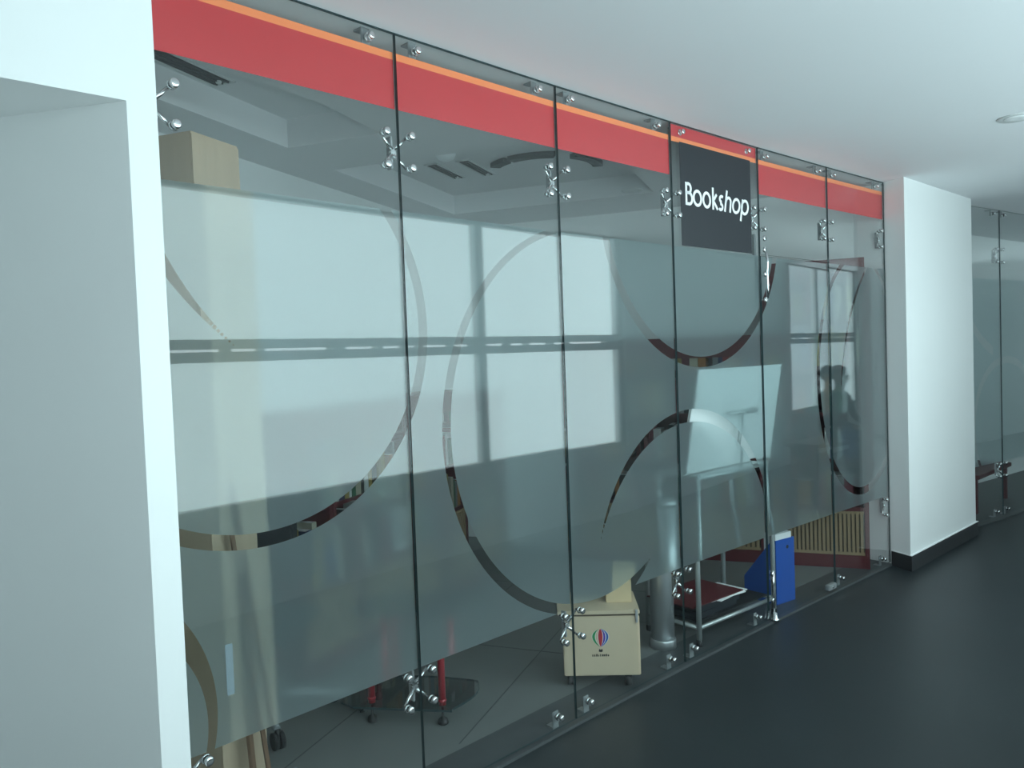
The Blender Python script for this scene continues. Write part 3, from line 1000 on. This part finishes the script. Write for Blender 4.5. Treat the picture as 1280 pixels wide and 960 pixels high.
bm = new_bm(); box(bm, -0.21, 0.21, 0.22, 0.28, 0.60, 1.05, bev=0.025); obj('backrest', bm, 'dark', ch)
bm = new_bm(); box(bm, -0.03, 0.03, 0.21, 0.24, 0.44, 0.72, bev=0.006); obj('back_post', bm, 'rubber', ch)

# low stand: smoked glass plates on red posts
sd = thing('display_stand', 'low smoked glass stand with red posts and black feet', 'stand', (-0.53, 3.42, 0), math.radians(-9))
def stand_plate(z):
    pts = [(-0.24, 0.0), (0.215, 0.0)]
    for k in range(9):
        t = k / 8
        pts.append((0.215 + 0.075 * math.sin(t * PI * 0.75) + 0.0, 0.02 + 0.30 * t))
    for k in range(9):
        t = k / 8
        pts.append((0.24 - 0.5 * t, 0.33 + 0.03 * math.sin(t * PI)))
    for k in range(1, 7):
        t = k / 7
        pts.append((-0.26 - 0.07 * math.sin(t * PI * 0.8), 0.33 - 0.33 * t))
    bm = new_bm(); prism(bm, pts, z, z + 0.010)
    bm.normal_update()
    for f in bm.faces:
        f.material_index = 0 if abs(f.normal.z) > 0.5 else 1
    return obj('glass_plate', bm, ['darkglass', 'gedge'], sd)
stand_plate(0.075); stand_plate(0.52)
for x, y in ((-0.17, 0.05), (0.16, 0.05), (-0.22, 0.28)):
    bm = new_bm(); cyl(bm, (x, y, 0.087), (x, y, 0.52), 0.0165, seg=16)
    lathe(bm, [(0.0168, 0.0), (0.019, 0.004), (0.019, 0.010), (0.0165, 0.014)], (x, y, 0.10), (0, 0, 1), 16)
    po = obj('post', bm, 'redpost', sd)
    bm = new_bm(); lathe(bm, [(0.022, 0.0), (0.024, 0.005), (0.020, 0.022), (0.008, 0.030), (0.005, 0.034), (0.005, 0.076)], (x, y, 0.0), (0, 0, 1), 16)
    obj('foot', bm, 'rubber', po)
# cable from the stand
bm = new_bm(); tube(bm, [(-0.80, 3.62, 0.006), (-0.74, 3.55, 0.02), (-0.74, 3.48, 0.05), (-0.72, 3.47, 0.075)], 0.004, 8)
tag(obj('cable', bm, 'rubber'), 'thin black cable hanging from the smoked glass stand', 'cable')

# crate on casters
ca = Vector((0.205, 3.764)); cb2 = Vector((0.578, 3.774))
rzc = -0.045
cw = (cb2 - ca).length
cr = thing('crate_on_casters', 'beige board crate with balloon emblem on black casters', 'crate', (ca.x, ca.y, 0), rzc)
CZ0, CZ1 = 0.06, 0.352
bm = new_bm(); box(bm, 0, cw, 0, 0.30, CZ0, CZ1, bev=0.004); obj('body', bm, 'crate', cr)
bm = new_bm(); box(bm, -0.025, cw + 0.002, -0.004, 0.305, CZ1 + 0.012, CZ1 + 0.030, bev=0.002); ld = obj('lid', bm, 'crate', cr)
bm = new_bm(); box(bm, 0.02, cw - 0.01, 0.01, 0.29, CZ1 - 0.001, CZ1 + 0.0125); obj('lid_gap', bm, 'slatback', cr)
bm = new_bm(); box(bm, cw - 0.020, cw - 0.008, -0.010, 0.0, CZ1 - 0.03, CZ1 + 0.034, bev=0.002); obj('latch', bm, 'steel', cr)
for x, y in ((0.03, 0.05), (cw - 0.06, 0.03), (0.03, 0.26), (cw - 0.06, 0.26)):
    bm = new_bm()
    cyl(bm, (x - 0.014, y, 0.027), (x + 0.014, y, 0.027), 0.027, seg=18)
    box(bm, x - 0.018, x + 0.018, y - 0.016, y + 0.016, 0.045, 0.061, bev=0.003)
    obj('caster', bm, 'rubber', cr)
# balloon emblem printed on the front
ex, ez = cw * 0.485, CZ0 + 0.187
em = obj('emblem', (lambda q: (box(q, ex - 0.0005, ex + 0.0005, -0.0004, 0.0, ez, ez + 0.001), q)[1])(new_bm()), 'lw', cr)
def gore(x0, x1, m, yy=-0.0012):
    """vertical lens between two meridians of the balloon"""
    bm = new_bm()
    n = 14
    Lp, Rp = [], []
    for k in range(n + 1):
        t = k / n
        z = ez + 0.044 - 0.086 * t
        wdt = math.sin(PI * min(1, t * 0.97 + 0.015)) ** 0.62 * (1 - 0.32 * t)
        Lp.append((ex + x0 * wdt, z)); Rp.append((ex + x1 * wdt, z))
    f = [bm.verts.new((p[0], yy, p[1])) for p in Lp + Rp[::-1]]
    b_ = [bm.verts.new((p[0], 0.0, p[1])) for p in Lp + Rp[::-1]]
    k = len(f)
    bm.faces.new(f); bm.faces.new(b_[::-1])
    for i in range(k): bm.faces.new((f[i], b_[i], b_[(i + 1) % k], f[(i + 1) % k]))
    return obj('emblem_gore', bm, m, em)
gore(-0.049, 0.049, 'lw', -0.0008)
gore(-0.047, -0.031, 'lg'); gore(-0.028, -0.016, 'crate'); gore(-0.013, 0.013, 'lr'); gore(0.017, 0.029, 'lp'); gore(0.033, 0.046, 'lb')
bm = new_bm(); prism(bm, [(ex - 0.010, ez - 0.066), (ex - 0.008, ez - 0.053), (ex - 0.003, ez - 0.057), (ex + 0.003, ez - 0.057), (ex + 0.008, ez - 0.053), (ex + 0.010, ez - 0.066), (ex, ez - 0.070)], -0.0012, 0)
bm.transform(Matrix.Rotation(PI / 2, 4, 'X'))
for v in bm.verts: v.co = Vector((v.co.x, -abs(v.co.y), v.co.z))
obj('emblem_basket', bm, 'lk', em)
rnd = random.Random(3)
bm = new_bm()
for k in range(9):          # the print is too small to read in the photograph: a row of dark dabs
    x = ex - 0.042 + k * 0.0094
    box(bm, x, x + rnd.uniform(0.004, 0.0075), -0.001, 0, ez - 0.091, ez - rnd.uniform(0.079, 0.083))
obj('emblem_caption', bm, 'lk', em)
# carton on top of the crate
ct_p = ca + (cb2 - ca).normalized() * 0.222 + Vector((-math.sin(rzc), math.cos(rzc))) * 0.10
bx_ = thing('carton', 'small tan carton standing on the crate lid', 'carton', (ct_p.x, ct_p.y, CZ1 + 0.030), rzc)
bm = new_bm(); box(bm, 0, 0.128, 0, 0.18, 0, 0.17, bev=0.003); obj('body', bm, 'carton', bx_)
bm = new_bm(); box(bm, 0.001, 0.127, 0.001, 0.088, 0.169, 0.173); obj('flap', bm, 'carton', bx_)
bm = new_bm(); box(bm, 0.001, 0.127, 0.092, 0.179, 0.169, 0.173); obj('flap', bm, 'carton', bx_)

# brushed steel post
po = thing('steel_post', 'round brushed steel post with a base ring beside the crate', 'post', (0.785, 4.265, 0))
bm = new_bm(); cyl(bm, (0, 0, 0.02), (0, 0, 0.80), 0.064, seg=40); obj('shaft', bm, 'steel', po)
bm = new_bm(); lathe(bm, [(0.072, 0.0), (0.072, 0.045), (0.069, 0.050), (0.064, 0.050)], (0, 0, 0), (0, 0, 1), 40); obj('base_ring', bm, 'steel', po)
bm = new_bm(); lathe(bm, [(0.067, 0.79), (0.067, 0.815), (0.05, 0.83), (0.001, 0.834)], (0, 0, 0), (0, 0, 1), 40); obj('top_cap', bm, 'steel', po)

# tube trolley
tl0 = Vector((0.983, 4.248)); tl1 = Vector((1.553, 4.720))
rzt = math.atan2(tl1.y - tl0.y, tl1.x - tl0.x)
tL = (tl1 - tl0).length
tr = thing('tube_trolley', 'grey steel tube trolley behind the Bookshop panel', 'trolley', (tl0.x, tl0.y, 0), rzt)
R_t = 0.0145
D_t = 0.36
for x, y, bend in ((0, 0, 0), (tL, 0, 1), (0, D_t, 0), (tL, D_t, 1)):
    bm = new_bm()
    if bend:
        tube(bm, [(x, y, 0.0), (x, y, 0.42), (x - 0.006, y, 0.52), (x - 0.03, y, 0.60), (x - 0.055, y, 0.66), (x - 0.07, y, 0.95)], R_t, 12)
    else:
        tube(bm, [(x, y, 0.0), (x, y, 0.95)], R_t, 12)
    lgo = obj('leg', bm, 'tube', tr)
    bm = new_bm(); lathe(bm, [(0.016, 0.0), (0.018, 0.006), (0.018, 0.03), (0.0145, 0.034)], (x, y, 0.0), (0, 0, 1), 14); obj('foot', bm, 'rubber', lgo)
for p, q in (((0, 0, 0.10), (tL, 0, 0.10)), ((0, 0, 0.10), (0, D_t, 0.10)), ((tL, 0, 0.10), (tL, D_t, 0.10)), ((0, D_t, 0.10), (tL, D_t, 0.10)), ((0, 0, 0.93), (tL - 0.07, 0, 0.93)), ((0, D_t, 0.93), (tL - 0.07, D_t, 0.93))):
    bm = new_bm(); cyl(bm, p, q, 0.0115, seg=12); obj('rail', bm, 'tube', tr)
bm = new_bm(); box(bm, 0.02, tL - 0.02, 0.03, D_t - 0.02, 0.112, 0.120); obj('lower_shelf', bm, 'rubber', tr)
bm = new_bm(); box(bm, 0.0, tL - 0.07, 0.0, D_t, 0.93, 0.945); obj('top_shelf', bm, 'tube', tr)
# handle: T bar
def TR(x, y, z):
    c, s = math.cos(rzt), math.sin(rzt)
    return Vector((tl0.x + c * x - s * y, tl0.y + s * x + c * y, z))
def TRI(p):
    c, s2 = math.cos(rzt), math.sin(rzt)
    d = Vector(p[:2]) - tl0
    return (c * d.x + s2 * d.y, -s2 * d.x + c * d.y, p[2])
def GLP(s_, off_, z):
    '''point inside the shop, off_ behind the glass at distance s_ along it'''
    k_ = min(5, int(s_ / PW) + 1)
    a_, b_ = Vector(JJ[k_]), Vector(JJ[k_ + 1])
    d_ = (b_ - a_).normalized()
    q_ = a_ + d_ * (s_ - (k_ - 1) * PW) + Vector((-d_.y, d_.x)) * off_
    return (q_.x, q_.y, z)
h0, h1, h2, h3 = GLP(2.26, 0.06, 1.265), GLP(2.56, 0.06, 1.265), GLP(2.41, 0.06, 1.265), GLP(2.43, 0.11, 0.93)
bm = new_bm(); cyl(bm, TRI(h3), TRI(h2), 0.010, seg=12); obj('handle_post', bm, 'tube', tr)
bm = new_bm(); cyl(bm, TRI(h0), TRI(h1), 0.013, seg=12); obj('handle_bar', bm, 'tube', tr)
# red folders and papers on the lower shelf
def flat(name, label, cat, x0, y0, lx, ly, z, h, m, rot=0.0, tilt=0.0):
    p = TR(x0, y0, z)
    bm = new_bm(); box(bm, -lx / 2, lx / 2, -ly / 2, ly / 2, 0, h, bev=min(0.001, h * 0.2))
    o = obj(name, bm, m); o.location = p; o.rotation_euler = (tilt, 0, rzt + rot)
    return tag(o, label, cat)
flat('folder', 'black folder at the bottom of the trolley pile', 'folder', 0.24, 0.20, 0.40, 0.29, 0.120, 0.03, 'black', 0.03)
flat('folder', 'dark green black folder under the loose papers', 'folder', 0.27, 0.19, 0.38, 0.27, 0.150, 0.04, 'black', -0.04)
flat('paper_sheet', 'white sheet sticking out of the trolley pile', 'paper', 0.37, 0.135, 0.30, 0.21, 0.190, 0.004, 'paper', 0.10)
flat('paper_sheet', 'second white sheet lying crooked in the trolley pile', 'paper', 0.33, 0.13, 0.30, 0.21, 0.194, 0.004, 'paper', -0.09)
flat('paper_sheet', 'upper white sheet right under the red folder', 'paper', 0.35, 0.125, 0.30, 0.21, 0.198, 0.005, 'paper', 0.02)
flat('folder', 'large red folder lying on top of the trolley pile', 'folder', 0.22, 0.19, 0.48, 0.33, 0.203, 0.006, 'redwood', 0.0)
# white board on the trolley leaning on the glass
d45 = Vector(JJ[4]) - Vector(JJ[3]); d45.normalize(); n45 = Vector((-d45.y, d45.x))
wp0 = Vector(JJ[3]) + d45 * (1.948 - S3); 
wb_top = [Vector(JJ[3]) + d45 * 0.235 + n45 * 0.035, Vector(JJ[4]) + (Vector(JJ[5]) - Vector(JJ[4])).normalized() * 0.255 + n45 * 0.030]
wl = (wb_top[1] - wb_top[0]).length
rzw = math.atan2(wb_top[1].y - wb_top[0].y, wb_top[1].x - wb_top[0].x)
wbt = thing('white_board', 'blank white board leaning on the glass door from inside', 'board', (wb_top[0].x, wb_top[0].y, 0), rzw)
tilt = math.radians(13)
bm = new_bm()
Lw = (1.525 - 0.95) / math.cos(tilt)
m4 = Matrix.Translation((0, 0, 1.525)) @ Matrix.Rotation(tilt, 4, 'X')
box(bm, 0, wl, 0, 0.010, -Lw, 0, M4=m4, bev=0.002)
obj('board', bm, 'wb', wbt)
for x in (0.0, wl - 0.012):
    bm = new_bm(); box(bm, x, x + 0.012, -0.003, 0.013, -Lw - 0.004, 0.004, M4=m4); obj('edge_strip', bm, 'paper', wbt)

# blue magazine bin
bw, bd, bh = 0.20, 0.19, 0.41
brz = math.radians(-55)
bA = Vector((1.625, 4.875))
bp_ = bA - Vector((math.cos(brz), math.sin(brz))) * bw
bl = thing('blue_bin', 'tall blue plastic file bin with a slanted side beside trolley', 'file bin', (bp_.x, bp_.y, 0), brz)
bm = new_bm(); box(bm, -0.05, bw, 0.0, bd, 0.0, 0.006); obj('bottom', bm, 'blue', bl)
bm = new_bm(); box(bm, bw - 0.005, bw, 0.0, bd, 0.0, bh, bev=0.001); fp = obj('end_panel', bm, 'blue', bl)
for y0 in (0.0, bd - 0.005):
    bm = new_bm()
    prism(bm, [(-0.05, 0.0), (bw - 0.005, 0.0), (bw - 0.005, bh), (bw - 0.03, bh), (-0.05, 0.14)], 0, 0.005)
    bm.transform(Matrix.Translation((0, y0 + 0.005, 0)) @ Matrix.Rotation(PI / 2, 4, 'X'))
    obj('slanted_side', bm, 'blue', bl)
bm = new_bm(); box(bm, -0.05, -0.045, 0.0, bd, 0.0, 0.14); obj('front_lip', bm, 'blue', bl)
bm = new_bm(); cyl(bm, (bw - 0.0002, bd * 0.62, bh - 0.055), (bw + 0.001, bd * 0.62, bh - 0.055), 0.012, seg=16); obj('finger_hole', bm, 'rubber', bl)
bm = new_bm(); box(bm, bw - 0.10, bw - 0.012, 0.012, bd - 0.012, 0.006, bh + 0.035, bev=0.002)
pp = obj('paper_stack', bm, 'paper'); pp.location = (bp_.x, bp_.y, 0); pp.rotation_euler = (0, 0, brz)
tag(pp, 'stack of white paper standing inside the blue bin', 'paper stack')

# bookcases: red frame, slatted pale doors below, books above
def bookcase(p, width, height, rz, label, slat_n, shelves, where, depth=0.30, books=True, seed=1):
    rnd = random.Random(seed)
    t = thing('bookcase', label, 'bookcase', (p.x, p.y, 0), rz, 'red bookcases along the shop walls')
    # local x along the front, y into the wall (front at y = 0)
    for x0 in (0.0, width - 0.03):
        bm = new_bm(); box(bm, x0, x0 + 0.03, 0, depth, 0, height, bev=0.002); obj('side_panel', bm, 'redwood', t)
    bm = new_bm(); box(bm, 0.03, width - 0.03, depth - 0.012, depth, 0, height); obj('back_panel', bm, 'redwood', t)
    bm = new_bm(); box(bm, 0.03, width - 0.03, 0.003, depth - 0.012, 0.0, 0.095, bev=0.002); obj('plinth', bm, 'redwood', t)
    bm = new_bm(); box(bm, 0.03, width - 0.03, 0.0, depth - 0.012, 0.42, 0.448, bev=0.002); obj('counter_rail', bm, 'redwood', t)
    bm = new_bm(); box(bm, 0.0, width, -0.004, depth, height, height + 0.03, bev=0.002); obj('top_board', bm, 'redwood', t)
    bm = new_bm(); box(bm, 0.03, width - 0.03, 0.0, 0.02, height - 0.13, height, bev=0.002); obj('header', bm, 'redwood', t)
    # slatted door
    bm = new_bm(); box(bm, 0.032, width - 0.032, 0.018, 0.024, 0.097, 0.418); dr = obj('door', bm, 'slatback', t)
    for z0, z1 in ((0.097, 0.118), (0.400, 0.418)):
        bm = new_bm(); box(bm, 0.032, width - 0.032, 0.002, 0.018, z0, z1, bev=0.001); obj('rail', bm, 'slat', dr)
    me = None
    x0, x1 = 0.036, width - 0.036
    for k in range(slat_n):
        x = x0 + (x1 - x0) * (k + 0.5) / slat_n
        if me is None:
            bm = new_bm(); box(bm, -(x1 - x0) / slat_n * 0.32, (x1 - x0) / slat_n * 0.32, 0.003, 0.018, 0.118, 0.400, bev=0.001)
            so = obj('slat', bm, 'slat', dr); me = so.data
        else:
            so = bpy.data.objects.new('slat', me); C.objects.link(so); so.parent = dr
        so.location = (x, 0, 0)
    ords = ['lowest', 'second', 'third', 'fourth', 'fifth']
    zs = shelves
    cm, sm_ = math.cos(rz), math.sin(rz)
    for k, z in enumerate(zs):
        if k:
            bm = new_bm(); box(bm, 0.03, width - 0.03, 0.005, depth - 0.012, z - 0.02, z, bev=0.002); obj('shelf', bm, 'redwood', t)
        if not books: continue
        top = (zs[k + 1] - 0.03) if k + 1 < len(zs) else height - 0.02
        x = 0.034 + rnd.uniform(0, 0.02)
        while x < width - 0.10:
            th_ = rnd.uniform(0.026, 0.062)
            hh = min(top - z - 0.02, rnd.uniform(0.19, 0.29))
            dd = rnd.uniform(0.15, 0.20)
            cn, _ = rnd.choice(BOOKC)
            o = thing('book', '%s %s %s-spined book on the %s shelf of the %s' % ('tall' if hh > 0.245 else 'short', 'thick' if th_ > 0.042 else 'thin' if th_ < 0.031 else 'medium', cn, ords[k], where), 'book',
                      (p.x + cm * x - sm_ * 0.02, p.y + sm_ * x + cm * 0.02, z), rz, 'books on the %s shelf of the %s' % (ords[k], where))
            bm = new_bm(); box(bm, 0.0, th_, 0.0, dd, 0.0, hh, bev=0.0015)
            obj('cover', bm, 'bk_' + cn, o)
            bm = new_bm(); box(bm, 0.002, th_ - 0.002, 0.004, dd + 0.001, hh - 0.004, hh + 0.0006)
            obj('page_block', bm, 'paper', o)
            x += th_ + rnd.choice([0.001, 0.001, 0.003, 0.05])
    return t
BF = Vector((2.541, 5.582))
SH = [0.448, 0.80, 1.14, 1.48, 1.82]
bookcase(BF - B_ * 0.70, 0.70, 2.22, RB, 'tall red bookcase with slatted door beside the white column', 22, SH, 'tall bookcase by the column', seed=2)
bookcase(BF - B_ * 1.62, 0.90, 1.70, RB, 'middle red bookcase on the back wall behind the trolley', 24, SH[:4], 'bookcase behind the trolley', seed=5)
bookcase(BF - B_ * 2.55, 0.90, 1.70, RB, 'red bookcase on the back wall next to the corner', 24, SH[:4], 'bookcase next to the corner', seed=8)
# along the left wall (front faces B_ direction)
RL = RB + PI / 2
LWp = PL + B_ * 0.31
bookcase(LWp + A_ * 1.30, 0.90, 1.35, RL, 'low red bookcase on the side wall near the corner', 24, SH[:3], 'low bookcase near the corner', seed=11)
bookcase(LWp + A_ * 0.30, 0.90, 1.35, RL, 'low red bookcase on the side wall behind the swivel chair', 24, SH[:3], 'low bookcase behind the swivel chair', seed=14)

bookcase(LWp + A_ * -0.21, 0.50, 1.35, RL, 'low red bookcase on the side wall behind the tan cabinet', 14, SH[:3], 'low bookcase behind the tan cabinet', seed=17)

# low red table of the next shop
tp = W(7.55, 0.12)
rt = thing('low_table', 'low dark red table inside the next shop past the column', 'table', (tp.x, tp.y, 0), RW)
bm = new_bm(); box(bm, -0.30, 0.75, -0.12, 0.42, 0.33, 0.37, bev=0.004); obj('table_top', bm, 'redwood', rt)
for x, y in ((-0.25, -0.07), (0.70, -0.07), (-0.25, 0.37), (0.70, 0.37)):
    bm = new_bm(); box(bm, x - 0.02, x + 0.02, y - 0.02, y + 0.02, 0.0, 0.33, bev=0.003); obj('leg', bm, 'redwood', rt)

# ------------------------------------------------------------------ person on a bench by the window (seen as a reflection)
pu = 8.72
pv = -2.30
pb = W(pu, pv)
face = RW + PI / 2          # faces the shopfront side
bn = thing('bench', 'plain dark wooden bench by the corridor window', 'bench', (pb.x, pb.y, 0), RW)
bm = new_bm(); box(bm, -0.7, 0.7, -0.22, 0.20, 0.40, 0.45, bev=0.006); obj('seat', bm, 'bench', bn)
for x in (-0.6, 0.6):
    bm = new_bm(); box(bm, x - 0.03, x + 0.03, -0.18, 0.16, 0.0, 0.40, bev=0.004); obj('leg', bm, 'bench', bn)
def skin_body(name, verts, edges, radii, mats, parent, pick, sub=2, root=0):
    me = bpy.data.meshes.new(name)
    me.from_pydata(verts, edges, [])
    o = bpy.data.objects.new(name, me); C.objects.link(o)
    sk = o.modifiers.new('skin', 'SKIN'); sk.use_smooth_shade = True
    for i, r in enumerate(radii):
        me.skin_vertices[0].data[i].radius = r if isinstance(r, tuple) else (r, r)
        me.skin_vertices[0].data[i].use_root = (i == root)
    ss = o.modifiers.new('sub', 'SUBSURF'); ss.levels = sub; ss.render_levels = sub
    dg = bpy.context.evaluated_depsgraph_get()
    ev = bpy.data.meshes.new_from_object(o.evaluated_get(dg))
    ev.name = name
    bpy.data.objects.remove(o)
    o = bpy.data.objects.new(name, ev); C.objects.link(o); o.parent = parent
    ev.materials.clear()
    for m in mats: ev.materials.append(M[m])
    for f in ev.polygons:
        f.use_smooth = True
        f.material_index = pick(f.center)
    return o
pr = thing('person', 'person in dark clothes sitting on the window bench, mirrored in glass', 'person', (pb.x, pb.y, 0), RW)
# local: x along the corridor, +y towards the shopfront, z up
V, Ed, Rr = [], [], []
def av(p, r, link=None):
    V.append(p); Rr.append(r)
    if link is not None: Ed.append((link, len(V) - 1))
    return len(V) - 1
pel = av((0, -0.03, 0.54), (0.17, 0.11))
sp1 = av((0, -0.02, 0.68), (0.15, 0.10), pel)
chs = av((0, 0.0, 0.86), (0.17, 0.11), sp1)
shl = av((0, 0.0, 0.99), (0.13, 0.08), chs)
nk = av((0, 0.01, 1.07), 0.052, shl)
hd0 = av((0, 0.025, 1.15), (0.062, 0.075), nk)
hd1 = av((0, 0.025, 1.25), (0.078, 0.095), hd0)
hd2 = av((0, 0.015, 1.33), (0.055, 0.065), hd1)
for s in (-1, 1):
    h1 = av((s * 0.10, 0.02, 0.53), 0.085, pel)
    k1 = av((s * 0.13, 0.43, 0.51), 0.060, h1)
    a1 = av((s * 0.13, 0.45, 0.10), 0.040, k1)
    av((s * 0.14, 0.60, 0.04), (0.035, 0.030), a1)
    s1 = av((s * 0.19, 0.0, 0.97), 0.055, shl)
    e1 = av((s * 0.26, 0.06, 0.72), 0.042, s1)
    wr = av((s * 0.13, 0.28, 0.62), 0.028, e1)
    pm = av((s * 0.11, 0.35, 0.60), (0.035, 0.018), wr)
    for q in range(4):
        f1 = av((s * (0.135 - q * 0.018), 0.385 + 0.004 * (q % 2), 0.598), 0.009, pm)
        av((s * (0.135 - q * 0.018), 0.425 - 0.006 * abs(q - 1.5), 0.588), 0.008, f1)
    t1 = av((s * 0.075, 0.345, 0.598), 0.010, pm)
    av((s * 0.055, 0.375, 0.592), 0.008, t1)
def pick(c):
    if c.z > 1.045: return 0
    if c.z < 0.115: return 3
    if c.z < 0.60 and not (c.y > 0.27 and c.z > 0.575): return 2
    if c.y > 0.27 and 0.55 < c.z < 0.68 : return 0
    return 1
skin_body('body', V, Ed, Rr, ['skin', 'shirt', 'trousers', 'rubber'], pr, pick)
bm = new_bm()
bmesh.ops.create_uvsphere(bm, u_segments=24, v_segments=14, radius=1.0)
for v in bm.verts:
    v.co = Vector((v.co.x * 0.092, v.co.y * 0.112 + 0.005, v.co.z * 0.105 + 1.275))
bmesh.ops.delete(bm, geom=[v for v in bm.verts if v.co.z < 1.255 and v.co.y > 0.0 or v.co.z < 1.19 or (v.co.y > 0.07 and v.co.z < 1.31)], context='VERTS')
for f in bm.faces: f.smooth = True
obj('hair', bm, 'hair', pr)
bm = new_bm()
for s in (-1, 1):
    bmesh.ops.create_uvsphere(bm, u_segments=10, v_segments=8, radius=0.011, matrix=Matrix.Translation((s * 0.032, 0.118, 1.235)))
obj('eye', bm, 'lk', pr)
bm = new_bm(); tube(bm, [(0, 0.112, 1.24), (0, 0.135, 1.205), (0, 0.115, 1.195)], [0.008, 0.014, 0.010], 8); obj('nose', bm, 'skin', pr)
bm = new_bm(); tube(bm, [(-0.024, 0.108, 1.165), (0, 0.117, 1.163), (0.024, 0.108, 1.165)], [0.003, 0.006, 0.003], 8); obj('mouth', bm, 'lr', pr)
